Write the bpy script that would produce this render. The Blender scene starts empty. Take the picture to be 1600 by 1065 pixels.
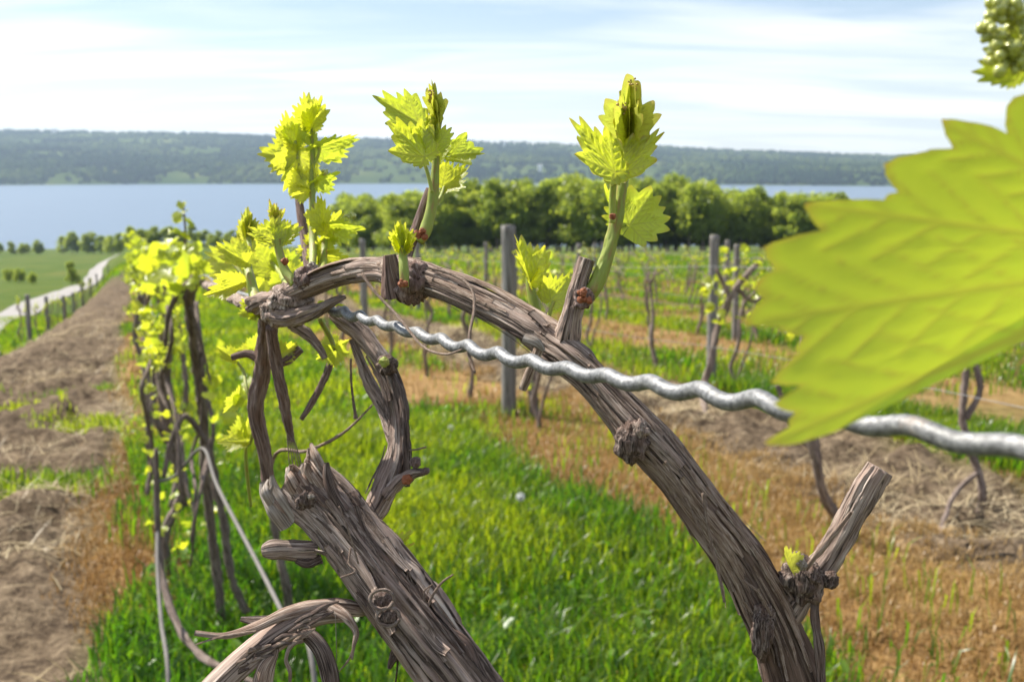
import bpy, math, random
import numpy as np
from mathutils import Vector, Matrix

random.seed(7)
RNG = np.random.default_rng(7)
scene = bpy.context.scene
COL = scene.collection
R = math.radians

# ------------------------------------------------------------------ camera
F, CX, CY, HZ = 1555.6, 800.0, 532.5, 253.0        # photograph 1600 x 1065, 35 mm equivalent
CAMZ = 1.6
PITCH = math.atan((CY - HZ) / F)
cam_d = bpy.data.cameras.new("camera")
cam = bpy.data.objects.new("camera", cam_d)
COL.objects.link(cam)
cam.location = (0, 0, CAMZ)
cam.rotation_euler = (math.pi / 2 - PITCH, 0, 0)
cam_d.lens = 35.0
cam_d.sensor_width = 36.0
cam_d.clip_start = 0.01
cam_d.clip_end = 30000
cam_d.dof.use_dof = True
cam_d.dof.focus_distance = 0.385
cam_d.dof.aperture_fstop = 22.0
scene.camera = cam

# ------------------------------------------------------------------ world and sun
SUN_AZ, SUN_EL = R(-58), R(49)                     # azimuth from the view direction, to the left
w = bpy.data.worlds.new("World")
scene.world = w
w.use_nodes = True
nt = w.node_tree
nt.nodes.clear()
def N(tree, typ, **kw):
    n = tree.nodes.new(typ)
    for k, v in kw.items():
        setattr(n, k, v)
    return n
out = N(nt, 'ShaderNodeOutputWorld')
sky = N(nt, 'ShaderNodeTexSky', sky_type='NISHITA', sun_disc=False, sun_elevation=SUN_EL,
        sun_rotation=SUN_AZ % (2 * math.pi), altitude=150, air_density=1.0, dust_density=0.5, ozone_density=2.5)
bg = N(nt, 'ShaderNodeBackground')
bg.inputs['Strength'].default_value = 0.080
nt.links.new(sky.outputs[0], bg.inputs[0])
tc = N(nt, 'ShaderNodeTexCoord')
sep = N(nt, 'ShaderNodeSeparateXYZ')
nt.links.new(tc.outputs['Generated'], sep.inputs[0])
def wmath(op, a, b=None, c=None):
    n = N(nt, 'ShaderNodeMath', operation=op)
    for i, v in enumerate((a, b, c)):
        if v is None: continue
        if isinstance(v, (int, float)): n.inputs[i].default_value = v
        else: nt.links.new(v, n.inputs[i])
    return n.outputs[0]
zz = wmath('ADD', wmath('MAXIMUM', sep.outputs[2], 0.0), 0.10)
comb = N(nt, 'ShaderNodeCombineXYZ')
nt.links.new(wmath('DIVIDE', sep.outputs[0], zz), comb.inputs[0])
nt.links.new(wmath('DIVIDE', sep.outputs[1], zz), comb.inputs[1])
mp = N(nt, 'ShaderNodeMapping')
mp.inputs['Rotation'].default_value = (0, 0, R(16))
mp.inputs['Scale'].default_value = (0.42, 1.25, 1)
mp.inputs['Location'].default_value = (1.7, 0.4, 0.0)
nt.links.new(comb.outputs[0], mp.inputs[0])
nz = N(nt, 'ShaderNodeTexNoise')
nz.inputs['Scale'].default_value = 1.0
nz.inputs['Detail'].default_value = 7
nz.inputs['Roughness'].default_value = 0.52
nz.inputs['Distortion'].default_value = 0.7
nt.links.new(mp.outputs[0], nz.inputs[0])
rmp = N(nt, 'ShaderNodeMapRange')
rmp.inputs[1].default_value = 0.42; rmp.inputs[2].default_value = 0.72
rmp.inputs[3].default_value = 0.0; rmp.inputs[4].default_value = 0.85
nt.links.new(nz.outputs[0], rmp.inputs[0])
mp2 = N(nt, 'ShaderNodeMapping')                   # long thin streaks
mp2.inputs['Rotation'].default_value = (0, 0, R(-14)); mp2.inputs['Scale'].default_value = (0.34, 1.0, 1); mp2.inputs['Location'].default_value = (0.3, 2.2, 0)
nt.links.new(comb.outputs[0], mp2.inputs[0])
nz2 = N(nt, 'ShaderNodeTexNoise'); nz2.inputs['Scale'].default_value = 1.0; nz2.inputs['Detail'].default_value = 6; nz2.inputs['Distortion'].default_value = 1.8
nt.links.new(mp2.outputs[0], nz2.inputs[0])
streak = wmath('MULTIPLY', wmath('MAXIMUM', wmath('SUBTRACT', nz2.outputs[0], 0.50), 0.0), 1.3)
veil = wmath('MULTIPLY', wmath('POWER', wmath('SUBTRACT', 1.0, wmath('MINIMUM', wmath('MAXIMUM', sep.outputs[2], 0.0), 1.0)), 9.0), 0.60)   # thin high cloud seen edge-on towards the horizon
cl_ = wmath('MINIMUM', wmath('ADD', wmath('ADD', wmath('MULTIPLY', rmp.outputs[0], 0.75), streak), veil), 0.92)
bg2 = N(nt, 'ShaderNodeBackground')
bg2.inputs[0].default_value = (1, 1, 1, 1)
bg2.inputs[1].default_value = 0.80
mixw = N(nt, 'ShaderNodeMixShader')
nt.links.new(cl_, mixw.inputs[0])
nt.links.new(bg.outputs[0], mixw.inputs[1])
nt.links.new(bg2.outputs[0], mixw.inputs[2])
nt.links.new(mixw.outputs[0], out.inputs[0])

sd = bpy.data.lights.new("sun", 'SUN')
sd.energy = 5.0
sd.angle = R(0.5)
sd.color = (1.0, 0.94, 0.84)
sun = bpy.data.objects.new("sun", sd)
COL.objects.link(sun)
sdir = Vector((math.sin(SUN_AZ) * math.cos(SUN_EL), math.cos(SUN_AZ) * math.cos(SUN_EL), math.sin(SUN_EL)))
sun.rotation_euler = (-sdir).to_track_quat('-Z', 'Y').to_euler()
sun.location = (-5, 5, 20)

vs = scene.view_settings
vs.view_transform = 'Standard'
vs.look = 'None'
vs.exposure = 0.80
vs.gamma = 1.0
scene.render.engine = 'CYCLES'
scene.cycles.use_denoising = True
scene.cycles.max_bounces = 7
scene.cycles.transparent_max_bounces = 4
scene.cycles.volume_bounces = 0
scene.cycles.caustics_reflective = False
scene.cycles.caustics_refractive = False

# ------------------------------------------------------------------ geometry helpers
CF = np.array([0, math.cos(PITCH), -math.sin(PITCH)])
CU = np.array([0, math.sin(PITCH), math.cos(PITCH)])
CR = np.array([1.0, 0, 0])
CAM = np.array([0, 0, CAMZ])
def ray(x, y):
    return CF + CU * ((CY - y) / F) + CR * ((x - CX) / F)
def P(x, y, d):
    return CAM + ray(x, y) * d

# row direction (downhill, along the vines) and the direction across the rows
UD = np.array([-0.3516, 0.9362]); VD = np.array([0.9362, 0.3516]); SL = -0.0763
def ts2xy(t, s):
    return UD[0] * t + VD[0] * s, UD[1] * t + VD[1] * s
def xy2ts(x, y):
    return UD[0] * x + UD[1] * y, VD[0] * x + VD[1] * y
def sstep(a, b, x):
    k = np.clip((x - a) / (b - a), 0, 1)
    return k * k * (3 - 2 * k)

def hsh(ix, iy, iz, seed):
    h = (ix * 374761393 + iy * 668265263 + iz * 2147483647 + seed * 974634777) & 0xFFFFFFFF
    h = ((h ^ (h >> 13)) * 1274126177) & 0xFFFFFFFF
    h = ((h ^ (h >> 16)) * 2246822519) & 0xFFFFFFFF
    return ((h ^ (h >> 15)) & 0xFFFFFF) / float(0xFFFFFF)
def vnoise(x, y, z=0.0, seed=0):
    x, y, z = np.broadcast_arrays(np.asarray(x, float), np.asarray(y, float), np.asarray(z, float))
    ix, iy, iz = np.floor(x).astype(np.int64), np.floor(y).astype(np.int64), np.floor(z).astype(np.int64)
    fx, fy, fz = x - ix, y - iy, z - iz
    fx = fx * fx * (3 - 2 * fx); fy = fy * fy * (3 - 2 * fy); fz = fz * fz * (3 - 2 * fz)
    r = 0
    for dx in (0, 1):
        for dy in (0, 1):
            for dz in (0, 1):
                wgt = (fx if dx else 1 - fx) * (fy if dy else 1 - fy) * (fz if dz else 1 - fz)
                r = r + wgt * hsh(ix + dx, iy + dy, iz + dz, seed)
    return r
def fbm(x, y, z=0.0, o=4, seed=0):
    r = 0; a = 0.5; f = 1.0; tot = 0
    for i in range(o):
        r = r + a * vnoise(np.asarray(x) * f, np.asarray(y) * f, np.asarray(z) * f, seed + i * 17)
        tot += a; a *= 0.5; f *= 2.03
    return r / tot

LAKE_Z = -58.4
def gz_base(t, s):
    t = np.asarray(t, float); s = np.asarray(s, float)
    z = SL * t
    D = np.interp(t, [0, 12, 32, 52, 110, 275, 450, 740, 900], [0, 0, 1.35, 2.8, 4.7, 6.0, 3.6, 0, 0])
    z = z - 0.0285 * np.logaddexp(0, (s - 3.0) / 2.0) * 2.0 * sstep(-60, 10, t)
    wd = 2.2 + 0.03 * np.maximum(t - 20, 0)
    k = np.clip((-0.9 - s) / wd, 0, 1)
    z = z - D * k * k * (3 - 2 * k)
    und = (fbm(t * 0.03, s * 0.03, 0, 3, 5) - 0.5) * 1.6 * sstep(30, 120, np.abs(t) + np.abs(s) * 0.7)
    z = z + und
    return np.maximum(z, -72)
TILL = lambda t, s: np.maximum(sstep(-3.0, -2.5, s) * sstep(-0.2, -0.48, s), sstep(3.5, 3.9, s) * sstep(5.5, 5.1, s))
def gz(t, s):
    t = np.asarray(t, float); s = np.asarray(s, float)
    z = gz_base(t, s)
    near = sstep(60, 25, np.abs(t))
    til = TILL(t, s + (fbm(t * 0.5, s * 0.5, 0, 3, 3) - 0.5) * 0.7) * near
    z = z + til * ((fbm(t * 2.6, s * 2.6, 0, 4, 9) - 0.5) * 0.42 + (vnoise(t * 7, s * 7, 0, 4) - 0.5) * 0.09)
    z = z + (fbm(t * 0.8, s * 0.8, 0, 3, 21) - 0.5) * 0.08 * near
    return z
def gxy(x, y):
    t, s = xy2ts(x, y)
    return float(gz(t, s))
def hit(x, y, d0=0.5, d1=1500):
    r = ray(x, y); d = d0; prev = d0
    while d < d1:
        p = CAM + r * d
        if p[2] < gxy(p[0], p[1]):
            for _ in range(25):
                m = 0.5 * (prev + d); p = CAM + r * m
                if p[2] < gxy(p[0], p[1]): d = m
                else: prev = m
            return CAM + r * d
        prev = d; d *= 1.01
    return CAM + r * d1

# ------------------------------------------------------------------ object helpers
def raw_mesh(name, co, quads=None, tris=None, attrs=None, smooth=True):
    me = bpy.data.meshes.new(name)
    co = np.asarray(co, dtype=np.float32)
    loops = []; starts = []; tot = 0
    if quads is not None and len(quads):
        q = np.asarray(quads, dtype=np.int32); loops.append(q.ravel())
        starts.append(np.arange(len(q), dtype=np.int32) * 4); tot = len(q) * 4
    if tris is not None and len(tris):
        q = np.asarray(tris, dtype=np.int32); loops.append(q.ravel())
        starts.append(tot + np.arange(len(q), dtype=np.int32) * 3)
    loops = np.concatenate(loops); starts = np.concatenate(starts)
    me.vertices.add(len(co)); me.vertices.foreach_set('co', co.ravel())
    me.loops.add(len(loops)); me.loops.foreach_set('vertex_index', loops)
    me.polygons.add(len(starts)); me.polygons.foreach_set('loop_start', starts)
    me.update(calc_edges=True)
    me.polygons.foreach_set('use_smooth', np.full(len(starts), smooth, dtype=bool))
    for k, v in (attrs or {}).items():
        v = np.asarray(v, dtype=np.float32)
        if v.ndim == 1:
            a = me.attributes.new(k, 'FLOAT', 'POINT'); a.data.foreach_set('value', v)
        else:
            a = me.attributes.new(k, 'FLOAT_VECTOR', 'POINT'); a.data.foreach_set('vector', v.ravel())
    me.validate()
    return me
class Geo:
    def __init__(self): self.co = []; self.q = []; self.t = []; self.at = {}; self.n = 0
    def add(self, co, q=None, t=None, **at):
        co = np.asarray(co, float)
        if q is not None and len(q): self.q.append(np.asarray(q) + self.n)
        if t is not None and len(t): self.t.append(np.asarray(t) + self.n)
        self.co.append(co); self.n += len(co)
        for k, v in at.items(): self.at.setdefault(k, []).append(np.asarray(v, float))
        return self
    def mesh(self, name, smooth=True):
        return raw_mesh(name, np.concatenate(self.co), np.concatenate(self.q) if self.q else None,
                        np.concatenate(self.t) if self.t else None,
                        {k: np.concatenate(v) for k, v in self.at.items()}, smooth)
def world_loc(p):
    return p.location.copy() if p.type == 'EMPTY' else Vector((0, 0, 0))   # mesh parts are built in world space
def obj(name, me, mat, parent=None, world=True):
    o = bpy.data.objects.new(name, me)
    COL.objects.link(o)
    if mat is not None and me is not None and len(me.materials) == 0: me.materials.append(mat)
    if parent is not None:
        o.parent = parent
        if world and parent.type == 'EMPTY':
            o.matrix_parent_inverse = Matrix.Translation(parent.location).inverted()
    return o
def tag(o, label=None, cat=None, group=None, kind=None):
    if label: o['label'] = label
    if cat: o['category'] = cat
    if group: o['group'] = group
    if kind: o['kind'] = kind
    return o
def thing(name, loc, label, cat, group=None):
    o = bpy.data.objects.new(name, None)
    COL.objects.link(o)
    o.empty_display_size = 0.05
    o.location = loc
    return tag(o, label, cat, group)
def copy_tree(o, parent=None):
    c = o.copy(); COL.objects.link(c)
    if parent is not None: c.parent = parent
    for ch in o.children: copy_tree(ch, c)
    return c

def spline(pts, n):
    """Catmull-Rom through rows of numbers, resampled at n equal steps of the first three columns."""
    p = np.asarray(pts, float)
    p = np.vstack([2 * p[0] - p[1], p, 2 * p[-1] - p[-2]])
    res = []
    for i in range(1, len(p) - 2):
        u = np.linspace(0, 1, 24, endpoint=False)[:, None]
        a, b, c, d = p[i - 1], p[i], p[i + 1], p[i + 2]
        res.append(0.5 * (2 * b + (c - a) * u + (2 * a - 5 * b + 4 * c - d) * u ** 2 + (3 * b - a - 3 * c + d) * u ** 3))
    res = np.vstack(res + [p[-2][None]])
    L = np.concatenate([[0], np.cumsum(np.linalg.norm(np.diff(res[:, :3], axis=0), axis=1))])
    q = np.linspace(0, L[-1], n)
    return np.stack([np.interp(q, L, res[:, k]) for k in range(res.shape[1])], 1), q
def frames(c):
    T = np.gradient(c, axis=0); T /= np.linalg.norm(T, axis=1)[:, None] + 1e-12
    n = np.cross(T[0], [0.13, 0.9, 0.31]); n /= np.linalg.norm(n)
    A = [n]
    for i in range(1, len(c)):
        n = A[-1] - T[i] * np.dot(A[-1], T[i]); n /= np.linalg.norm(n) + 1e-12
        A.append(n)
    A = np.array(A); B = np.cross(T, A)
    return T, A, B
def tube(g, pts, nseg=16, n=60, rough=0.0, fib=7.0, seed=0, lump=0.0, cap=True, flat=None, age=None):
    """pts: rows x, y, z, radius. rough: depth of the lengthwise bark ridges, as a share of the radius."""
    c, L = spline(pts, n)
    r = np.maximum(c[:, 3], 1e-5); c = c[:, :3]
    T, A, B = frames(c)
    a = np.linspace(0, 2 * np.pi, nseg, endpoint=False)
    rm = np.mean(r)
    ca, sa = np.cos(a)[None, :], np.sin(a)[None, :]
    Lr = (L / rm)[:, None]
    tw = Lr * 0.05
    cc, ss = np.cos(a[None, :] + tw), np.sin(a[None, :] + tw)
    rad = np.repeat(r[:, None], nseg, 1)
    if rough > 0:
        n1 = vnoise(cc * 1.6 + 9, ss * 1.6, Lr * 0.16, seed)
        n2 = vnoise(cc * fib * 0.5 + 3, ss * fib * 0.5, Lr * 0.18, seed + 1)
        n3 = vnoise(cc * fib * 1.3, ss * fib * 1.3 + 5, Lr * 0.30, seed + 2)
        n4 = vnoise(cc * 2.2, ss * 2.2 + 5, Lr * 0.9, seed + 3)
        rad = rad * (1 + rough * ((n1 - 0.5) * 1.1 + (n2 - 0.5) * 1.2 - (1 - np.abs(2 * n3 - 1)) ** 3 * 0.75 + (n4 - 0.5) * 0.5))
    if rough >= .12:
        nA = vnoise(cc * 1.5 + 2, ss * 1.5, Lr * .14, seed + 11) * .75 + vnoise(cc * 5, ss * 5 + 3, Lr * .5, seed + 12) * .25
        nB = vnoise(cc * 2.4, ss * 2.4 + 7, Lr * .22, seed + 13) * .7 + vnoise(cc * 7, ss * 7, Lr * .8, seed + 14) * .3
        rad = rad * (1 + rough * (.5 * (sstep(.47, .50, nA) - .5) + .34 * (sstep(.52, .545, nB) - .5)))
    if lump > 0:
        rad = rad * (1 + lump * (vnoise(cc * 0.8, ss * 0.8, Lr * 0.55, seed + 5) - 0.5) * 2)
    if flat is not None: ca = ca * flat
    co = c[:, None, :] + A[:, None, :] * (rad * ca)[..., None] + B[:, None, :] * (rad * sa)[..., None]
    i = np.arange(n - 1)[:, None] * nseg; j = np.arange(nseg)[None, :]; j2 = (j + 1) % nseg
    q = np.stack([i + j, i + j2, i + nseg + j2, i + nseg + j], -1).reshape(-1, 4)
    bark = np.stack([cc * 1.0 + 0 * Lr, ss * 1.0 + 0 * Lr, np.repeat(Lr, nseg, 1)], -1).reshape(-1, 3)
    co = co.reshape(-1, 3); t = None
    if cap:
        k = len(co)
        co = np.vstack([co, c[0] - T[0] * r[0] * 0.06, c[-1] + T[-1] * r[-1] * 0.06])
        bark = np.vstack([bark, [0, 0, 0], [0, 0, Lr[-1, 0]]])
        m = (n - 1) * nseg
        t = [(k, (x + 1) % nseg, x) for x in range(nseg)] + [(k + 1, m + x, m + (x + 1) % nseg) for x in range(nseg)]
    if age is None: g.add(co, q, t, bark=bark)
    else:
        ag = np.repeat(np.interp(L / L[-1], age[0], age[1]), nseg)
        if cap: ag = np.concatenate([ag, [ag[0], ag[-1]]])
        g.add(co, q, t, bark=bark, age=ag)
    return c, r, T, A, B, L
def ptube(g, rows, nseg=16, n=60, **kw):
    """rows: pixel x, pixel y, depth, width in pixels."""
    pts = [[*P(x, y, d), 0.5 * wd * d / F] for x, y, d, wd in rows]
    return tube(g, pts, nseg, n, **kw)
def ribbon(g, pts, nrm, n=40, curl=0.35, seed=0, thick=0.10):
    """thin strip with a little thickness; pts rows x, y, z, half width; nrm is its facing direction."""
    c, L = spline(pts, n); hw = c[:, 3]; c = c[:, :3]
    T, _, _ = frames(c)
    nv = np.asarray(nrm, float)
    S = np.cross(T, nv); S /= np.linalg.norm(S, axis=1)[:, None] + 1e-9
    U = np.cross(S, T)
    k = 7
    xs = np.linspace(-1, 1, k)
    top = []; bot = []
    jag = 1 + 0.35 * (vnoise(L / (hw.mean() * 3), 0 * L, 0, seed) - 0.5)
    for x in xs:
        off = curl * (1 - x * x)
        e = hw * (off + 0.12 * (vnoise(L / (hw.mean() * 4), x * 3, 0, seed + 2) - 0.5))
        p = c + S * (hw * x * jag)[:, None] + U * e[:, None]
        top.append(p); bot.append(p - U * (hw * thick)[:, None])
    ring = np.stack(top + bot[::-1], 1)           # n, 2k, 3
    m = 2 * k
    i = np.arange(n - 1)[:, None] * m; j = np.arange(m)[None, :]; j2 = (j + 1) % m
    q = np.stack([i + j, i + j2, i + m + j2, i + m + j], -1).reshape(-1, 4)
    e1 = [(a, a + 1, m - 2 - a, m - 1 - a) for a in range(k - 1)]
    e2 = [((n - 1) * m + a, (n - 1) * m + m - 1 - a, (n - 1) * m + m - 2 - a, (n - 1) * m + a + 1) for a in range(k - 1)]
    xsr = np.concatenate([xs, xs[::-1]])
    bark = np.stack([np.repeat(xsr[None] * 0.7, n, 0), np.full((n, m), 0.3 + seed % 7), np.repeat((L / max(hw.mean() * 2, 1e-5))[:, None], m, 1)], -1)
    g.add(ring.reshape(-1, 3), np.vstack([q, e1, e2]), None, bark=bark.reshape(-1, 3))
def pribbon(g, rows, nrm=None, **kw):
    pts = [[*P(x, y, d), 0.5 * wd * d / F] for x, y, d, wd in rows]
    if nrm is None: nrm = -CF
    ribbon(g, pts, nrm, **kw)

# ------------------------------------------------------------------ materials
def new_mat(name):
    m = bpy.data.materials.new(name); m.use_nodes = True
    t = m.node_tree; t.nodes.clear()
    o = N(t, 'ShaderNodeOutputMaterial')
    return m, t, o
def lk(t, a, b): t.links.new(a, b)
def ramp(t, src, stops, interp='LINEAR'):
    n = N(t, 'ShaderNodeValToRGB'); n.color_ramp.interpolation = interp
    while len(n.color_ramp.elements) < len(stops): n.color_ramp.elements.new(0.5)
    for e, (p, c) in zip(n.color_ramp.elements, stops):
        e.position = p; e.color = (*c, 1)
    lk(t, src, n.inputs[0]); return n.outputs[0]
def noise(t, vec, scale, detail=4, rough=0.55, dist=0.0):
    n = N(t, 'ShaderNodeTexNoise')
    n.inputs['Scale'].default_value = scale; n.inputs['Detail'].default_value = detail
    n.inputs['Roughness'].default_value = rough; n.inputs['Distortion'].default_value = dist
    if vec is not None: lk(t, vec, n.inputs['Vector'])
    return n.outputs[0]
def attr(t, name, outn='Fac'):
    n = N(t, 'ShaderNodeAttribute'); n.attribute_name = name
    return n.outputs[outn]
def mapping(t, vec, scale=(1, 1, 1), loc=(0, 0, 0)):
    n = N(t, 'ShaderNodeMapping'); n.inputs['Scale'].default_value = scale; n.inputs['Location'].default_value = loc
    lk(t, vec, n.inputs[0]); return n.outputs[0]
def mixc(t, fac, a, b, mode='MIX'):
    n = N(t, 'ShaderNodeMix', data_type='RGBA', blend_type=mode)
    def s(inp, v):
        if isinstance(v, (int, float)): inp.default_value = v
        elif isinstance(v, tuple): inp.default_value = (*v, 1)
        else: lk(t, v, inp)
    s(n.inputs[0], fac); s(n.inputs[6], a); s(n.inputs[7], b)
    return n.outputs[2]
def mth(t, op, a, b=None, clamp=False):
    n = N(t, 'ShaderNodeMath', operation=op, use_clamp=clamp)
    for i, v in enumerate((a, b)):
        if v is None: continue
        if isinstance(v, (int, float)): n.inputs[i].default_value = v
        else: lk(t, v, n.inputs[i])
    return n.outputs[0]
def bump(t, h, strength, dist):
    n = N(t, 'ShaderNodeBump'); n.inputs['Strength'].default_value = strength; n.inputs['Distance'].default_value = dist
    lk(t, h, n.inputs['Height']); return n.outputs[0]
def pos(t):
    return N(t, 'ShaderNodeNewGeometry').outputs['Position']
def objrand(t):
    return N(t, 'ShaderNodeObjectInfo').outputs['Random']

def bark_material(name, cols, patch=None, bdist=0.0012, rough=0.85, bstr=0.9):
    m, t, o = new_mat(name)
    b = attr(t, 'bark', 'Vector')
    fine = noise(t, mapping(t, b, (5, 5, 0.20)), 2.0, 6, 0.62, 0.5)
    mid = noise(t, mapping(t, b, (1.9, 1.9, 0.13)), 1.6, 4, 0.55, 0.7)
    big = noise(t, mapping(t, b, (1.0, 1.0, 0.25), (4, 2, 1)), 1.4, 3, 0.5)
    speck = noise(t, mapping(t, b, (9, 9, 4.0)), 3.0, 4, 0.7)
    k = mth(t, 'ADD', mth(t, 'MULTIPLY', fine, 0.55), mth(t, 'MULTIPLY', mid, 0.45))
    c = ramp(t, k, [(0.36, cols[0]), (0.45, cols[1]), (0.53, cols[2]), (0.63, cols[3])])
    if patch:
        c = mixc(t, ramp(t, big, [(0.45, (0, 0, 0)), (0.62, (1, 1, 1))]), c, mixc(t, 0.6, c, patch))
    dk = noise(t, mapping(t, b, (2.6, 2.6, 0.10), (7, 1, 3)), 2.4, 3, 0.5, 0.8)
    c = mixc(t, ramp(t, dk, [(0.36, (0.85, 0.85, 0.85)), (0.44, (0, 0, 0))]), c, cols[0])
    c = mixc(t, mth(t, 'MULTIPLY', ramp(t, speck, [(0.58, (0, 0, 0)), (0.75, (1, 1, 1))]), 0.35), c, cols[3])
    c = mixc(t, attr(t, 'age'), c, mixc(t, 1.0, c, (0.30, 0.24, 0.21), 'MULTIPLY'))  # shade of the lower trunk painted into the bark colour
    p = N(t, 'ShaderNodeBsdfPrincipled')
    lk(t, c, p.inputs['Base Color']); p.inputs['Roughness'].default_value = rough
    p.inputs['Specular IOR Level'].default_value = 0.25
    h = mth(t, 'ADD', k, mth(t, 'MULTIPLY', speck, 0.12))
    lk(t, bump(t, h, bstr, bdist), p.inputs['Normal'])
    lk(t, p.outputs[0], o.inputs[0]); return m
M = {}
M['bark'] = bark_material('vine_bark', [(0.03, 0.02, 0.014), (0.20, 0.145, 0.112), (0.42, 0.325, 0.27), (0.70, 0.60, 0.51)], (0.44, 0.315, 0.26), bdist=0.0016)
M['bark_old'] = bark_material('old_bark', [(0.018, 0.012, 0.010), (0.085, 0.058, 0.047), (0.21, 0.155, 0.13), (0.44, 0.36, 0.31)], (0.20, 0.125, 0.095), bdist=0.002)
M['strip'] = bark_material('bark_strip', [(0.08, 0.045, 0.03), (0.25, 0.165, 0.12), (0.44, 0.33, 0.26), (0.66, 0.56, 0.47)], None, bdist=0.0015)
M['cane'] = bark_material('cane_bark', [(0.05, 0.033, 0.026), (0.15, 0.10, 0.085), (0.27, 0.19, 0.165), (0.43, 0.35, 0.31)], (0.22, 0.13, 0.10), bdist=0.0012)
M['far_bark'] = bark_material('row_vine_bark', [(0.04, 0.027, 0.02), (0.16, 0.115, 0.092), (0.29, 0.225, 0.19), (0.44, 0.365, 0.32)], None, bdist=0.008)
M['post'] = bark_material('post_wood', [(0.10, 0.09, 0.08), (0.20, 0.185, 0.17), (0.28, 0.265, 0.25), (0.38, 0.365, 0.35)], None, bdist=0.01)
M['end'] = bark_material('cut_wood', [(0.14, 0.11, 0.085), (0.27, 0.22, 0.18), (0.38, 0.33, 0.28), (0.5, 0.45, 0.40)], None, bdist=0.001)

def leaf_material(name, base, trans, veinc, tipc, tw=0.55, hi=None, var=0.25, bstr=0.35):
    m, t, o = new_mat(name)
    v = attr(t, 'vein'); tip = attr(t, 'tip')
    rnd = objrand(t)
    nn = noise(t, attr(t, 'leafco', 'Vector'), 5.0, 3, 0.6)
    fac = mth(t, 'ADD', mth(t, 'MULTIPLY', mth(t, 'SUBTRACT', nn, 0.5), 0.6), mth(t, 'MULTIPLY', mth(t, 'SUBTRACT', rnd, 0.5), 1.0))
    bc = mixc(t, mth(t, 'ADD', mth(t, 'MULTIPLY', fac, var * 2), 0.5, True), tuple(x * 0.75 for x in base), tuple(min(1, x * 1.25) for x in base))
    tcx = mixc(t, mth(t, 'ADD', mth(t, 'MULTIPLY', fac, var * 2), 0.5, True), (trans[0] * 0.68, trans[1] * 0.88, trans[2]), (min(1, trans[0] * 1.12), trans[1] * 1.05, trans[2]))
    bc = mixc(t, mth(t, 'MULTIPLY', v, 0.55), bc, veinc)
    tcx = mixc(t, mth(t, 'MULTIPLY', v, 0.6), tcx, (veinc[0] * 1.1, veinc[1] * 1.0, veinc[2]))
    tf = mth(t, 'MULTIPLY', tip, 0.8)
    bc = mixc(t, tf, bc, tipc); tcx = mixc(t, tf, tcx, tipc)
    cellular = noise(t, attr(t, 'leafco', 'Vector'), 26.0, 3, 0.6)
    nrm = bump(t, mth(t, 'ADD', mth(t, 'MULTIPLY', v, -1.0), mth(t, 'MULTIPLY', cellular, 0.8)), bstr, 0.0006)
    d = N(t, 'ShaderNodeBsdfDiffuse'); lk(t, bc, d.inputs[0]); lk(t, nrm, d.inputs['Normal'])
    tr = N(t, 'ShaderNodeBsdfTranslucent'); lk(t, tcx, tr.inputs[0]); lk(t, nrm, tr.inputs['Normal'])
    gl = N(t, 'ShaderNodeBsdfGlossy'); gl.inputs['Roughness'].default_value = 0.38; lk(t, nrm, gl.inputs['Normal'])
    gl.inputs[0].default_value = (1, 1, 1, 1)
    mx = N(t, 'ShaderNodeMixShader'); mx.inputs[0].default_value = tw
    lk(t, d.outputs[0], mx.inputs[1]); lk(t, tr.outputs[0], mx.inputs[2])
    m2 = N(t, 'ShaderNodeMixShader'); m2.inputs[0].default_value = 0.045
    lk(t, mx.outputs[0], m2.inputs[1]); lk(t, gl.outputs[0], m2.inputs[2])
    lk(t, m2.outputs[0], o.inputs[0]); return m
M['leaf'] = leaf_material('young_vine_leaf', (0.36, 0.42, 0.035), (0.86, 0.87, 0.045), (0.42, 0.46, 0.06), (0.62, 0.30, 0.06), 0.76)
M['bigleaf'] = leaf_material('broad_vine_leaf', (0.36, 0.42, 0.02), (0.93, 0.92, 0.012), (0.52, 0.50, 0.02), (0.70, 0.25, 0.04), 0.80, var=0.3, bstr=0.05)
M['budleaf'] = leaf_material('furled_bud_leaf', (0.42, 0.44, 0.07), (0.82, 0.80, 0.08), (0.42, 0.42, 0.06), (0.62, 0.28, 0.10), 0.58)
M['rowleaf'] = leaf_material('row_vine_leaf', (0.34, 0.40, 0.03), (0.80, 0.82, 0.04), (0.42, 0.46, 0.06), (0.5, 0.4, 0.05), 0.55)

def simple(name, col, rough=0.6, metal=0.0, var=0.0, vs_=20, bdist=0.0, spec=0.4):
    m, t, o = new_mat(name)
    p = N(t, 'ShaderNodeBsdfPrincipled')
    n = noise(t, pos(t), vs_, 4, 0.6)
    c = mixc(t, n, tuple(max(0, x * (1 - var)) for x in col), tuple(min(1, x * (1 + var)) for x in col))
    lk(t, c, p.inputs['Base Color'])
    p.inputs['Roughness'].default_value = rough; p.inputs['Metallic'].default_value = metal
    p.inputs['Specular IOR Level'].default_value = spec
    if bdist: lk(t, bump(t, n, 0.5, bdist), p.inputs['Normal'])
    lk(t, p.outputs[0], o.inputs[0]); return m

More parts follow.
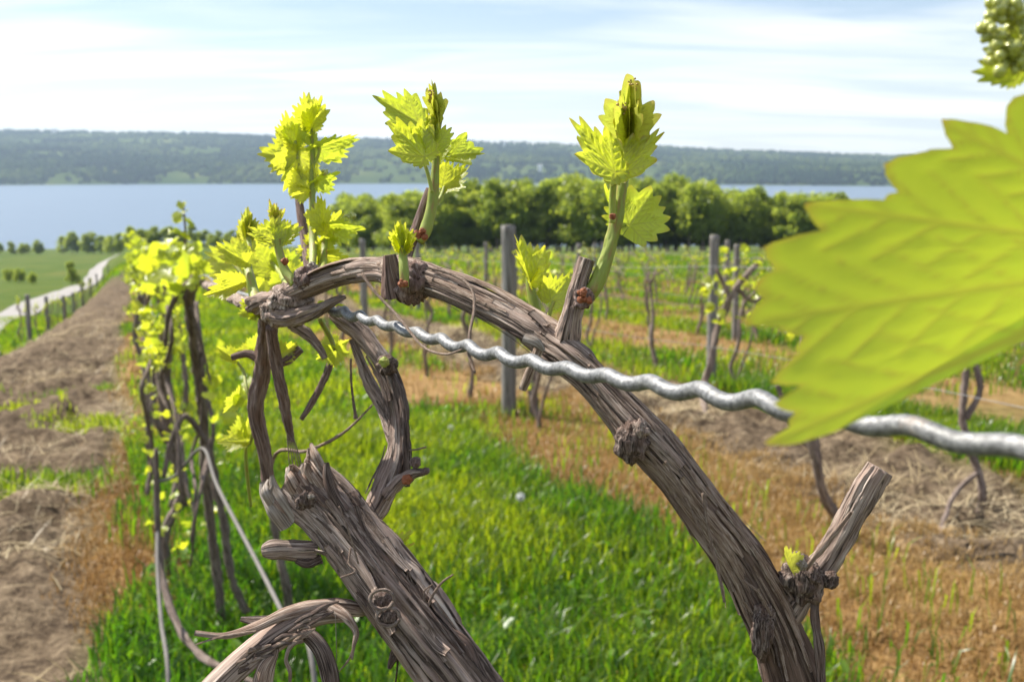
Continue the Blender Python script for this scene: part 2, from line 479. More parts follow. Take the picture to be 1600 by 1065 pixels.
def stem_material(name, g1, g2, red):
    m, t, o = new_mat(name)
    b = attr(t, 'bark', 'Vector')
    n = noise(t, mapping(t, b, (5, 5, 0.2)), 2.0, 4, 0.6)
    k = noise(t, mapping(t, b, (1, 1, 0.25)), 1.0, 3, 0.5)
    c = mixc(t, n, g1, g2)
    c = mixc(t, ramp(t, k, [(0.5, (0, 0, 0)), (0.72, (0.8, 0.8, 0.8))]), c, red)
    p = N(t, 'ShaderNodeBsdfPrincipled'); lk(t, c, p.inputs['Base Color']); p.inputs['Roughness'].default_value = 0.5
    p.inputs['Subsurface Weight'].default_value = 0.25
    p.inputs['Subsurface Radius'].default_value = (0.004, 0.005, 0.001)
    p.inputs['Subsurface Scale'].default_value = 0.5
    lk(t, bump(t, n, 0.4, 0.0006), p.inputs['Normal'])
    lk(t, p.outputs[0], o.inputs[0]); return m
M['stem'] = stem_material('green_shoot', (0.20, 0.26, 0.035), (0.36, 0.42, 0.07), (0.34, 0.17, 0.07))
M['petiole'] = stem_material('petiole_green', (0.26, 0.32, 0.05), (0.42, 0.46, 0.08), (0.42, 0.30, 0.10))
M['scale'] = simple('bud_scale_red', (0.30, 0.10, 0.04), 0.7, 0, 0.5, 900, 0.0006)
M['floret'] = simple('flower_bud', (0.44, 0.46, 0.10), 0.2, 0, 0.3, 300, 0, 1.0)
M['floret_brown'] = simple('flower_bud_brown', (0.52, 0.38, 0.13), 0.6, 0, 0.4, 600)

def wire_material():
    m, t, o = new_mat('galvanised_wire')
    ps = pos(t)
    n = noise(t, ps, 700, 6, 0.7); n2 = noise(t, ps, 75, 4, 0.65)
    c = ramp(t, n, [(0.36, (0.11, 0.11, 0.11)), (0.48, (0.21, 0.21, 0.215)), (0.60, (0.30, 0.30, 0.30)), (0.70, (0.5, 0.5, 0.49))])
    c = mixc(t, ramp(t, n2, [(0.62, (0, 0, 0)), (0.74, (0.6, 0.6, 0.6))]), c, (0.26, 0.17, 0.10))
    p = N(t, 'ShaderNodeBsdfPrincipled'); lk(t, c, p.inputs['Base Color'])
    p.inputs['Metallic'].default_value = 0.3; p.inputs['Roughness'].default_value = 0.5
    lk(t, bump(t, n, 0.45, 0.0005), p.inputs['Normal'])
    lk(t, p.outputs[0], o.inputs[0]); return m
M['wire'] = wire_material()
M['oldwire'] = simple('dull_wire', (0.17, 0.155, 0.14), 0.7, 0.0, 0.4, 60)

def blade_material(name, c0, c1, t0, t1, tw, gloss=0.06):
    m, t, o = new_mat(name)
    rr = attr(t, 'rnd'); hh = attr(t, 'hgt')
    c = mixc(t, rr, c0, c1); tr_ = mixc(t, rr, t0, t1)
    d = N(t, 'ShaderNodeBsdfDiffuse'); lk(t, c, d.inputs[0])
    tr = N(t, 'ShaderNodeBsdfTranslucent'); lk(t, tr_, tr.inputs[0])
    gl = N(t, 'ShaderNodeBsdfGlossy'); gl.inputs['Roughness'].default_value = 0.35
    mx = N(t, 'ShaderNodeMixShader'); mx.inputs[0].default_value = tw
    lk(t, d.outputs[0], mx.inputs[1]); lk(t, tr.outputs[0], mx.inputs[2])
    m2 = N(t, 'ShaderNodeMixShader'); m2.inputs[0].default_value = gloss
    lk(t, mx.outputs[0], m2.inputs[1]); lk(t, gl.outputs[0], m2.inputs[2])
    lk(t, m2.outputs[0], o.inputs[0]); return m
M['grass'] = blade_material('grass_blade', (0.045, 0.105, 0.012), (0.17, 0.235, 0.018), (0.12, 0.32, 0.01), (0.52, 0.60, 0.015), 0.55, 0.03)
M['dry'] = blade_material('dead_grass', (0.30, 0.17, 0.06), (0.42, 0.28, 0.11), (0.30, 0.17, 0.05), (0.40, 0.26, 0.09), 0.35, 0.02)
M['straw'] = blade_material('straw', (0.40, 0.31, 0.17), (0.60, 0.50, 0.32), (0.3, 0.22, 0.1), (0.4, 0.32, 0.18), 0.25, 0.03)
M['weed'] = blade_material('weed_leaf', (0.07, 0.16, 0.02), (0.15, 0.25, 0.03), (0.16, 0.36, 0.015), (0.34, 0.46, 0.02), 0.45, 0.03)
M['tree1'] = blade_material('broad_tree_leaves', (0.13, 0.18, 0.035), (0.23, 0.28, 0.06), (0.42, 0.54, 0.05), (0.62, 0.68, 0.075), 0.62, 0.02)
M['tree2'] = blade_material('dark_tree_leaves', (0.12, 0.17, 0.033), (0.20, 0.25, 0.05), (0.38, 0.50, 0.045), (0.54, 0.62, 0.065), 0.6, 0.02)
M['fluff'] = simple('seed_fluff', (0.8, 0.8, 0.78), 0.9)

# ------------------------------------------------------------------ ground
def ground_material():
    m, t, o = new_mat('vineyard_ground')
    ps = pos(t)
    soil = attr(t, 'soil'); dry = attr(t, 'dry'); far = attr(t, 'far')
    n1 = noise(t, ps, 1.3, 5, 0.6); n2 = noise(t, ps, 9, 5, 0.65); n3 = noise(t, ps, 45, 4, 0.65)
    green = ramp(t, n2, [(0.3, (0.035, 0.060, 0.014)), (0.55, (0.075, 0.115, 0.022)), (0.75, (0.14, 0.15, 0.05))])
    dryc = ramp(t, n2, [(0.3, (0.17, 0.10, 0.045)), (0.5, (0.33, 0.20, 0.08)), (0.7, (0.42, 0.29, 0.13))])
    soilc = ramp(t, mth(t, 'ADD', mth(t, 'MULTIPLY', n2, 0.6), mth(t, 'MULTIPLY', n3, 0.4)), [(0.37, (0.045, 0.03, 0.02)), (0.48, (0.125, 0.09, 0.058)), (0.58, (0.23, 0.172, 0.112)), (0.70, (0.38, 0.30, 0.195))])
    farc = ramp(t, noise(t, ps, 0.06, 5, 0.6), [(0.3, (0.045, 0.090, 0.006)), (0.5, (0.080, 0.120, 0.009)), (0.68, (0.13, 0.135, 0.02))])
    c = mixc(t, dry, green, dryc); c = mixc(t, soil, c, soilc); c = mixc(t, far, c, mixc(t, 0.25, farc, c))
    p = N(t, 'ShaderNodeBsdfPrincipled'); lk(t, c, p.inputs['Base Color']); p.inputs['Roughness'].default_value = 0.95
    p.inputs['Specular IOR Level'].default_value = 0.1
    lk(t, bump(t, mth(t, 'ADD', n2, n3), 0.8, 0.04), p.inputs['Normal'])
    lk(t, p.outputs[0], o.inputs[0]); return m
def zones(t, s):
    """shares of bare or strawy soil, dead grass and green grass at a place between the rows"""
    t = np.asarray(t, float); s = np.asarray(s, float)
    s2 = s + (fbm(t * 0.45, s * 0.45, 0, 3, 3) - 0.5) * 0.8
    s3 = s + (fbm(t * 0.7, s * 0.7, 0, 3, 8) - 0.5) * 0.45
    soil = np.maximum(sstep(-2.9, -2.5, s2) * sstep(-0.16, -0.45, s3), sstep(3.55, 3.9, s2) * sstep(5.45, 5.0, s2))
    soil = np.maximum(soil, 0.7 * sstep(11.6, 12, s2) * sstep(13.4, 13, s2))
    band = lambda a, b, f=0.25: sstep(a - f, a + f, s2) * sstep(b + f, b - f, s2)
    dry = np.maximum.reduce([1.1 * band(-0.3, 0.35) * sstep(3.6, 5, t), band(2.25, 4.1), 0.45 * band(5.0, 6.6), band(6.6, 8.7), 0.4 * band(8.7, 9.8), 0.95 * band(9.8, 11.6), .45 * band(11.6, 22), 0.8 * band(14.2, 16.0), 0.7 * band(18.5, 20.5)])
    dry = dry * np.clip(0.6 + 1.3 * (fbm(t * 0.6, s * 0.6, 0, 3, 41) - .25), 0, 1)
    fade = sstep(75, 45, t)
    return soil * fade, dry * fade
def axis(a0, a1, step, lo, hi, ratio):
    mid = np.arange(a0, a1, step)
    up = [a1]; st = step
    while up[-1] < hi: st *= ratio; up.append(up[-1] + st)
    dn = [a0]; st = step
    while dn[-1] > lo: st *= ratio; dn.append(dn[-1] - st)
    return np.concatenate([dn[:0:-1], mid, up])
ta = axis(1.5, 16, 0.085, -40, 1100, 1.055)
sa_ = axis(-3.6, 8.0, 0.085, -1600, 3200, 1.07)
TT, SS = np.meshgrid(ta, sa_, indexing='ij')
ZZ = gz(TT, SS)
XX, YY = ts2xy(TT, SS)
so, dr = zones(TT, SS)
fr = sstep(35, 90, TT + np.abs(SS) * 0.6)
nt_, ns_ = TT.shape
ii = np.arange(nt_ - 1)[:, None] * ns_; jj = np.arange(ns_ - 1)[None]
quads = np.stack([ii + jj, ii + jj + 1, ii + ns_ + jj + 1, ii + ns_ + jj], -1).reshape(-1, 4)
gm = raw_mesh('ground', np.stack([XX, YY, ZZ], -1).reshape(-1, 3), quads[:, ::-1], None,
              {'soil': so.ravel(), 'dry': dr.ravel(), 'far': fr.ravel()})
ground = obj('ground', gm, ground_material())
tag(ground, 'sloping vineyard ground of grass, dead grass strips and tilled soil', 'ground', kind='structure')
if gm.polygons[len(gm.polygons) // 2].normal.z < 0: gm.flip_normals()

# lake
def lake_material():
    m, t, o = new_mat('lake_water')
    p = N(t, 'ShaderNodeBsdfPrincipled')
    ps = pos(t)
    n = noise(t, mapping(t, ps, (0.010, 0.05, 1)), 1.0, 5, 0.6)
    c = mixc(t, n, (0.115, 0.165, 0.235), (0.155, 0.205, 0.27)); lk(t, c, p.inputs['Base Color'])
    p.inputs['Roughness'].default_value = 0.34; p.inputs['IOR'].default_value = 1.33; p.inputs['Specular IOR Level'].default_value = 0.42
    w1 = noise(t, mapping(t, ps, (0.25, 0.6, 1)), 1.0, 4, 0.6)
    lk(t, bump(t, w1, 0.6, 0.6), p.inputs['Normal'])
    lk(t, p.outputs[0], o.inputs[0]); return m
def grid_sheet(x0, x1, y0, y1, z, nx, ny):
    xs = np.linspace(x0, x1, nx); ys = np.linspace(y0, y1, ny)
    X, Y = np.meshgrid(xs, ys, indexing='ij')
    i = np.arange(nx - 1)[:, None] * ny; j = np.arange(ny - 1)[None]
    q = np.stack([i + j, i + ny + j, i + ny + j + 1, i + j + 1], -1).reshape(-1, 4)
    return X, Y, q
X, Y, q = grid_sheet(-4200, 4600, 300, 3600, 0, 40, 30)
lake = obj('lake', raw_mesh('lake', np.stack([X, Y, np.full_like(X, LAKE_Z)], -1).reshape(-1, 3), q), lake_material())
tag(lake, 'wide blue lake below the vineyard slope', 'lake', kind='structure')

# far shore hills
def hill_z(X, Y):
    px = CX + F * X / np.maximum(Y, 1)
    e = np.interp(px, [-400, 0, 300, 600, 1000, 1390, 1800, 2200], [0.035, 0.0322, 0.0290, 0.0232, 0.0168, 0.0068, 0.002, 0.002])
    Y0 = 2560 + 330 * np.exp(-((px - 620) / 420.0) ** 2) + 60 * np.sin(X * 0.004)
    top = CAMZ + e * 4700 - 12 - LAKE_Z
    k = np.clip((Y - Y0) / (4700 - Y0), -0.2, 1.0)
    steep = 1 - np.exp(-np.maximum(Y - Y0, 0) / 130.0)
    h = np.where(k > 0, steep * 26 + (top - 26) * np.clip(k, 0, 1) ** 0.93, k * 60)
    h = h - np.maximum(Y - 4700, 0) * 0.05
    h = h + (fbm(X * 0.0016, Y * 0.0016, 0, 4, 77) - 0.5) * 24 * np.clip(k * 6, 0, 1) * np.clip((4700 - Y) / 900 + 0.25, 0.25, 1)
    return LAKE_Z + h
X, Y, q = grid_sheet(-4200, 4600, 2350, 6000, 0, 240, 150)
def hill_material():
    m, t, o = new_mat('far_hill')
    n = noise(t, pos(t), 0.006, 5, 0.6)
    c = ramp(t, n, [(0.35, (0.045, 0.075, 0.022)), (0.55, (0.075, 0.105, 0.03)), (0.7, (0.16, 0.17, 0.06))])
    p = N(t, 'ShaderNodeBsdfPrincipled'); lk(t, c, p.inputs['Base Color']); p.inputs['Roughness'].default_value = 1
    p.inputs['Specular IOR Level'].default_value = 0.0
    lk(t, p.outputs[0], o.inputs[0]); return m
hills = obj('hills', raw_mesh('hills', np.stack([X, Y, hill_z(X, Y)], -1).reshape(-1, 3), q), hill_material())
tag(hills, 'long low wooded hills on the far side of the lake', 'hills', kind='structure')

# woods that cover the far hills
PHI = (1 + 5 ** 0.5) / 2
ICO = np.array([(-1, PHI, 0), (1, PHI, 0), (-1, -PHI, 0), (1, -PHI, 0), (0, -1, PHI), (0, 1, PHI), (0, -1, -PHI), (0, 1, -PHI), (PHI, 0, -1), (PHI, 0, 1), (-PHI, 0, -1), (-PHI, 0, 1)], float)
ICO /= np.linalg.norm(ICO[0])
ICF = np.array([(0, 11, 5), (0, 5, 1), (0, 1, 7), (0, 7, 10), (0, 10, 11), (1, 5, 9), (5, 11, 4), (11, 10, 2), (10, 7, 6), (7, 1, 8), (3, 9, 4), (3, 4, 2), (3, 2, 6), (3, 6, 8), (3, 8, 9), (4, 9, 5), (2, 4, 11), (6, 2, 10), (8, 6, 7), (9, 8, 1)])
nb = 42000
px_ = RNG.uniform(-900, 2150, nb); yy_ = 2520 + 2300 * RNG.random(nb) ** 1.5
xx_ = (px_ - CX) / F * yy_
hz_ = hill_z(xx_, yy_)
field = fbm(xx_ * 0.0032, yy_ * 0.0022, 0, 3, 90)
keep = (hz_ > LAKE_Z + 1.5) & ((field < 0.60) | (RNG.random(nb) < 0.12))
xx_, yy_, hz_ = xx_[keep], yy_[keep], hz_[keep]; nb = len(xx_)
sc_ = RNG.uniform(6, 12, nb)
co = ICO[None] * (0.72 + 0.56 * RNG.random((nb, 12, 1)))
co = co * np.stack([sc_, sc_, sc_ * 0.85], -1)[:, None, :] + np.stack([xx_, yy_, hz_ + sc_ * 0.55], -1)[:, None, :]
wt = np.clip((fbm(xx_ * 0.004, yy_ * 0.004, 0, 3, 13) - 0.5) * 2.2 + 0.5 + RNG.normal(0, 0.22, nb) - 0.8 * np.exp(-(yy_ - 2520) / 260), 0, 1)  # shade along the far shore painted in as darker crowns
def forest_material():
    m, t, o = new_mat('far_forest')
    rr = attr(t, 'rnd')
    c = ramp(t, rr, [(0.0, (0.016, 0.032, 0.018)), (0.45, (0.04, 0.068, 0.022)), (1.0, (0.105, 0.135, 0.038))])
    d = N(t, 'ShaderNodeBsdfDiffuse'); lk(t, c, d.inputs[0]); lk(t, d.outputs[0], o.inputs[0]); return m
fo = obj('far_forest', raw_mesh('far_forest', co.reshape(-1, 3), None, (ICF[None] + np.arange(nb)[:, None, None] * 12).reshape(-1, 3),
         {'rnd': np.repeat(wt, 12)}, smooth=False), forest_material())
tag(fo, 'continuous spring woodland covering the hills beyond the lake', 'woodland', kind='stuff')

# small white houses on the far hills
def far_house(px, yd, wd, label):
    x = (px - CX) / F * yd; z = float(hill_z(np.array(x), np.array(yd)))
    t = thing('far_house', (x, yd, z), label, 'house', 'white houses on the far hillside')
    g = Geo(); h = wd * 0.55; d = wd * 0.7; z0 = -2; z1 = h + 12
    bx = np.array([(-wd / 2, -d / 2, z0), (wd / 2, -d / 2, z0), (wd / 2, d / 2, z0), (-wd / 2, d / 2, z0), (-wd / 2, -d / 2, z1), (wd / 2, -d / 2, z1), (wd / 2, d / 2, z1), (-wd / 2, d / 2, z1)])
    g.add(bx + [x, yd, z], [(0, 1, 5, 4), (1, 2, 6, 5), (2, 3, 7, 6), (3, 0, 4, 7), (4, 5, 6, 7)])
    obj('wall', g.mesh('wall', False), M['house'], t)
    g = Geo(); e = wd * 0.06; zt = z1 + wd * 0.3
    rf = np.array([(-wd / 2 - e, -d / 2 - e, z1 + .05), (wd / 2 + e, -d / 2 - e, z1 + .05), (wd / 2 + e, d / 2 + e, z1 + .05), (-wd / 2 - e, d / 2 + e, z1 + .05), (-wd / 2 - e, 0, zt), (wd / 2 + e, 0, zt)])
    g.add(rf + [x, yd, z], [(0, 1, 5, 4), (2, 3, 4, 5), (3, 2, 1, 0)], [(0, 4, 3), (1, 2, 5)])
    obj('roof', g.mesh('roof', False), M['roof'], t)
M['house'] = simple('house_white', (0.8, 0.8, 0.78), 0.8)
M['roof'] = simple('house_roof', (0.35, 0.35, 0.36), 0.8)
far_house(843, 2990, 13, 'small white house low on the far shore above the lake')
far_house(100, 4450, 20, 'white farmhouse on top of the highest far ridge')
far_house(788, 4300, 14, 'white house near the top of the middle far ridge')

# road
def road():
    pix = [(-420, 660, 1), (-260, 612, 1), (-120, 560, 1), (-60, 528, 1), (0, 499, 1), (45, 480, 1), (85, 464, 1), (118, 452, 1), (143, 441, 1), (150, 424, 1), (160, 412, 1), (172, 404, 1), (186, 398, 1)]
    pts = []
    for x, y, _ in pix:
        h = hit(x, y); pts.append([*h, 1.0])
    c, L = spline(pts, 160)
    # width that matches what a one-lane lane shows
    T = np.gradient(c[:, :2], axis=0); T /= np.linalg.norm(T, axis=1)[:, None]
    S = np.stack([T[:, 1], -T[:, 0]], 1)
    W = 1.75
    ks = np.linspace(-1, 1, 9)
    co = []
    for k in ks:
        xy = c[:, :2] + S * (k * W)
        t, s = xy2ts(xy[:, 0], xy[:, 1])
        co.append(np.column_stack([xy, gz(t, s) + 0.12 + 0.03 * (1 - k * k)]))
    co = np.stack(co, 1); n, m = co.shape[:2]
    i = np.arange(n - 1)[:, None] * m; j = np.arange(m - 1)[None]
    q = np.stack([i + j, i + j + 1, i + m + j + 1, i + m + j], -1).reshape(-1, 4)
    me = raw_mesh('road', co.reshape(-1, 3), q)
    if me.polygons[0].normal.z < 0: me.flip_normals()
    o = obj('road', me, simple('gravel_road', (0.30, 0.28, 0.265), 0.9, 0, 0.2, 0.6))
    tag(o, 'pale gravel lane winding downhill beside the vineyard', 'road', kind='structure')
    return c
ROADC = road()

# ------------------------------------------------------------------ grass, straw, weeds
def blades(name, n_try, t_rng, s_rng, sel, h, wdt, mat, label, cat, bend=0.6, lie=False, clump=0.0, seed=0, parentless=True):
    rg = np.random.default_rng(seed)
    t = rg.uniform(*t_rng, n_try); s = rg.uniform(*s_rng, n_try)
    if clump > 0:
        m = rg.integers(0, max(1, n_try // 22), n_try)
        ct = rg.uniform(*t_rng, max(1, n_try // 22)); cs = rg.uniform(*s_rng, max(1, n_try // 22))
        t = np.where(rg.random(n_try) < 0.75, ct[m] + rg.normal(0, clump, n_try), t)
        s = np.where(rg.random(n_try) < 0.75, cs[m] + rg.normal(0, clump, n_try), s)
    x, y = ts2xy(t, s)
    vis = (y > 1.5) & (x / np.maximum(y, 0.1) < 0.66) & (x / np.maximum(y, 0.1) > -0.95)
    t, s, x, y = t[vis], s[vis], x[vis], y[vis]
    pr = sel(t, s)
    k = rg.random(len(t)) < pr
    t, s, x, y = t[k], s[k], x[k], y[k]
    n = len(t)
    z = gz(t, s)
    hh = h * rg.uniform(0.45, 1.25, n) * (0.55 + 0.9 * fbm(t * 1.1, s * 1.1, 0, 3, 61))
    ww = wdt * rg.uniform(0.6, 1.3, n)
    az = rg.uniform(0, 2 * np.pi, n)
    dx, dy = np.cos(az), np.sin(az)
    sx, sy = -dy, dx
    a2 = az + rg.normal(0, 0.5, n)
    b = bend * rg.uniform(0.3, 1.3, n)
    base = np.stack([x, y, z], 1)
    side = np.stack([sx, sy, 0 * sx], 1) * (ww / 2)[:, None]
    if lie:
        tilt = rg.normal(0.12, 0.22, n)
        end = base + np.stack([np.cos(a2) * hh * np.cos(tilt), np.sin(a2) * hh * np.cos(tilt), hh * np.sin(np.abs(tilt)) + 0.012], 1)
        base = base + [0, 0, 0.012]
        sd_ = np.stack([-np.sin(a2), np.cos(a2), 0 * a2], 1) * (ww / 2)[:, None]
        mid = (base + end) / 2 + np.stack([0 * az, 0 * az, hh * 0.10 * rg.random(n)], 1)
        side = sd_
    else:
        mid = base + np.stack([dx * b * hh * 0.22, dy * b * hh * 0.22, hh * 0.62], 1)
        end = base + np.stack([np.cos(a2) * b * hh * 0.8, np.sin(a2) * b * hh * 0.8, hh * (1.0 - 0.28 * b)], 1)
    co = np.stack([base - side, base + side, mid + side * 0.9, mid - side * 0.9, end], 1)
    idx = np.arange(n)[:, None] * 5
    quads = idx + np.array([[0, 1, 2, 3]]); tris = idx + np.array([[3, 2, 4]])
    rn = np.clip((fbm(t * 0.8, s * 0.8, 0, 3, 33) - .5) * 2.0 + .48 + rg.normal(0, 0.24, n), 0, 1)
    me = raw_mesh(name, co.reshape(-1, 3), quads, tris, {'rnd': np.repeat(rn, 5)}, smooth=True)
    o = obj(name, me, mat)
    tag(o, label, cat, kind='stuff')
    return o
def p_green(t, s):
    so, dr = zones(t, s); return np.clip(1 - so * 1.15 - dr * 0.97, 0.0, 1)
def p_dry(t, s):
    so, dr = zones(t, s); return np.clip(dr + 0.17 * np.clip(4 * fbm(t * .9, s * .9, 0, 3, 91) - 1.3, .2, 2) - so * 0.5, 0, 1)
def p_soil(t, s):
    so, dr = zones(t, s); return np.clip(so * np.clip(3.6 * fbm(t * 0.9, s * 0.9, 0, 3, 52) - 1.45, 0.02, 1) * np.where(s > 1, 1.0, .6), 0, 1)
blades('grass', 260000, (1.5, 8.5), (-2.6, 6.5), p_green, 0.19, 0.0088, M['grass'], 'lush green grass growing between the nearest vine rows', 'grass', clump=0.05, seed=1)
blades('grass', 330000, (7.5, 26), (-6, 24), p_green, 0.16, 0.014, M['grass'], 'green grass between the vine rows farther down', 'grass', clump=0.09, seed=2)
blades('grass', 190000, (25, 95), (-26, 75), lambda t, s: p_green(t, s) * 0.9, 0.24, 0.05, M['grass'], 'meadow grass on the lower slope', 'grass', clump=0.25, seed=3)
blades('grass', 120000, (6, 32), (-26, -3), lambda t, s: p_green(t, s) * .9, 0.18, 0.03, M['grass'], 'grass on the bank between the tilled alley and the lane', 'grass', clump=0.15, seed=14)
blades('dry_grass', 200000, (1.5, 9), (-1.2, 6.5), p_dry, 0.075, 0.005, M['dry'], 'dead orange grass along the nearest vine rows', 'dry grass', bend=1.3, clump=0.04, seed=4)
blades('dry_grass', 130000, (8, 40), (-2, 24), p_dry, 0.09, 0.012, M['dry'], 'dead brown grass strips under the farther vine rows', 'dry grass', bend=1.2, clump=0.08, seed=5)
blades('grass', 60000, (1.5, 12), (-2.8, -.2), lambda t, s: zones(t, s)[0] * np.clip(5 * fbm(t * 1.3, s * 1.3, 0, 3, 57) - 2.7, 0, 1), 0.12, 0.009, M['grass'], 'patchy green grass invading the tilled soil', 'grass', clump=0.05, seed=13)
blades('straw', 120000, (2, 26), (-3.2, 6.0), p_soil, 0.20, 0.006, M['straw'], 'loose straw strewn over the tilled alleys', 'straw', lie=True, clump=0.12, seed=6)

# broad-leaved weeds on the left of the row
def weeds():
    rg = np.random.default_rng(11); g = Geo()
    n = 5200
    t = rg.uniform(2.2, 14, n); s = rg.uniform(-1.6, 2.2, n)
    pr = np.where(s < 0.25, 0.65, 0.18) * p_green(t, s) * np.clip(3 * fbm(t * 0.9, s * 0.9, 0, 2, 71) - 0.9, 0, 1)
    k = rg.random(n) < pr; t, s = t[k], s[k]
    x, y = ts2xy(t, s); z = gz(t, s)
    for i in range(len(t)):
        for _ in range(rg.integers(3, 7)):
            a = rg.uniform(0, 6.28); l = rg.uniform(0.03, 0.075); wv = l * rg.uniform(0.35, 0.6)
            up = rg.uniform(0.02, 0.14); el = rg.uniform(-0.2, 0.9)
            d = np.array([math.cos(a) * math.cos(el), math.sin(a) * math.cos(el), math.sin(el)])
            sv = np.array([-math.sin(a), math.cos(a), 0])
            b = np.array([x[i], y[i], z[i] + up]) + np.array([*rg.normal(0, 0.03, 2), 0])
            co = [b, b + d * l * 0.35 + sv * wv * 0.5, b + d * l * 0.75 + sv * wv * 0.38, b + d * l - [0, 0, l * 0.1], b + d * l * 0.75 - sv * wv * 0.38, b + d * l * 0.35 - sv * wv * 0.5]
            g.add(co, [(0, 1, 2, 3), (0, 3, 4, 5)], None, rnd=np.full(6, rg.random()))
    o = obj('weeds', g.mesh('weeds'), M['weed']); tag(o, 'low broad-leaved weeds among the grass', 'weeds', kind='stuff')
weeds()

# dandelion clocks
def dandelion(px, py, hgt, label):
    b = hit(px, py); zb = gxy(b[0], b[1])
    t = thing('dandelion', (b[0], b[1], zb), label, 'dandelion', 'dandelion clocks in the grass')
    g = Geo(); tube(g, [[b[0], b[1], zb, .003], [b[0] + .01, b[1], zb + hgt * .5, .0025], [b[0], b[1] + .01, zb + hgt, .002]], 8, 10)
    obj('stem', g.mesh('stem'), M['stem'], t)
    g = Geo(); rg = np.random.default_rng(int(px))
    c = np.array([b[0], b[1] + .01, zb + hgt])
    for _ in range(170):
        d = rg.normal(size=3); d /= np.linalg.norm(d); r_ = 0.024
        a = np.cross(d, [0.3, 0.5, 0.8]); a /= np.linalg.norm(a); e = np.cross(d, a)
        g.add([c + d * .006 - a * .0006, c + d * .006 + a * .0006, c + d * r_ + a * .003, c + d * r_ - a * .003, c + d * r_ + e * .003, c + d * r_ - e * .003], [(0, 1, 2, 3)], [(0, 4, 5)])
    obj('seed_head', g.mesh('seed_head', False), M['fluff'], t)
dandelion(813, 835, 0.21, 'white dandelion clock standing in lush grass between two vine rows')
dandelion(705, 700, 0.16, 'small white dandelion clock in the grass by the dead orange patch')

# ------------------------------------------------------------------ trees
def tree_proto(seed, h, wdt, n_leaf, ls):
    rg = np.random.default_rng(seed)
    g = Geo()
    tube(g, [[0, 0, -.6, h * .022], [0.1, 0, h * .25, h * .017], [rg.normal(0, .2), rg.normal(0, .2), h * .6, h * .010], [0, 0, h * .86, h * .003]], 8, 14, rough=.15, seed=seed)
    cl = []
    for k in range(22):
        zz = rg.uniform(0.2, 0.93); prof = math.sin(math.pi * min(1, (zz - 0.08) / 0.92) ** 0.8) ** 0.7
        a = rg.uniform(0, 6.28); rr = wdt * 0.5 * prof * rg.uniform(0.35, 0.9)
        c = np.array([math.cos(a) * rr, math.sin(a) * rr, zz * h])
        cl.append((c, wdt * rg.uniform(0.14, 0.26)))
        if k < 9:
            tube(g, [[0, 0, max(.12 * h, c[2] - h * .16), h * .007], [c[0] * .5, c[1] * .5, c[2] - h * .05, h * .005], [*c, h * .002]], 6, 8)
    trunk = g.mesh('trunk')
    cen = np.array([c for c, _ in cl]); rad = np.array([r for _, r in cl])
    m = rg.integers(0, len(cl), n_leaf)
    d = rg.normal(size=(n_leaf, 3)); d /= np.linalg.norm(d, axis=1)[:, None]
    rr = rad[m] * rg.uniform(0.35, 1.15, n_leaf)
    p = cen[m] + d * rr[:, None] * [1, 1, 0.8]
    nrm = d + rg.normal(0, .6, (n_leaf, 3)) + [0, 0, .4]; nrm /= np.linalg.norm(nrm, axis=1)[:, None]
    a = np.cross(nrm, rg.normal(size=(n_leaf, 3))); a /= np.linalg.norm(a, axis=1)[:, None]; b = np.cross(nrm, a)
    sz = ls * rg.uniform(.5, 1.3, n_leaf)[:, None]
    co = np.stack([p - a * sz, p - b * sz * .6 + nrm * sz * .2, p + a * sz, p + b * sz * .6 + nrm * sz * .2], 1)
    rn = np.clip(rg.random(len(cl))[m] * .6 + rg.random(n_leaf) * .5, 0, 1)
    crown = raw_mesh('crown', co.reshape(-1, 3), np.arange(n_leaf * 4).reshape(-1, 4), None, {'rnd': np.repeat(rn, 4)}, smooth=False)
    return trunk, crown
PROTO = [tree_proto(50 + i, h, wd, 5200, .34) for i, (h, wd) in enumerate([(12, 8.5), (13, 7), (10.5, 8), (11.5, 9.5), (9, 7), (14, 8)])]
for tr_, cr_ in PROTO: tr_.materials.append(M['far_bark'])
for i, (tr_, cr_) in enumerate(PROTO): cr_.materials.append(M['tree2'] if i in (1, 5) else M['tree1'])
def tree(x, y, k, sc, rot, label, group, name='broadleaf_tree'):
    z = gxy(x, y)
    t = thing(name, (x, y, z), label, 'tree', group)
    t.rotation_euler = (0, 0, rot); t.scale = (sc, sc, sc * random.uniform(.92, 1.08))
    tr_, cr_ = PROTO[k]
    obj('trunk', tr_, None, t, world=False); obj('crown', cr_, None, t, world=False)
    return t
rg = random.Random(5)
# the wood between the vineyard and the lake
for i in range(90):
    row = i % 3
    px = 540 + (i // 3) * 26.5 + rg.uniform(-11, 11) + row * 8
    y = 165 + row * 9 + rg.uniform(-4, 4) + max(0, (620 - px)) * 0.25
    x = (px - CX) / F * y
    k = rg.randrange(6)
    topy = np.interp(px, [530, 600, 700, 760, 860, 960, 1060, 1150, 1260, 1360], [308, 304, 296, 288, 279, 280, 288, 298, 302, 306]) + rg.uniform(-5, 9)
    zt = (CAM + ray(px, topy) * (y / ray(px, topy)[1]))[2]
    hh = [12, 13, 10.5, 11.5, 9, 14][k]
    sc = max(.6, (zt - gxy(x, y)) / (hh * .99))
    tree(x, y, k, sc, rg.uniform(0, 6.28),
         ('tall ' if sc * hh > 12.5 else 'low ' if sc * hh < 10 else '') + ['broad pale green', 'narrow dark green', 'rounded pale green', 'spreading pale green', 'small-crowned pale green', 'upright dark green'][k] +
         [' tree on the vineyard edge of the wood', ' tree in the middle of the wood behind the vineyard', ' tree on the lakeward side of the wood'][row],
         'trees of the wood behind the vineyard')
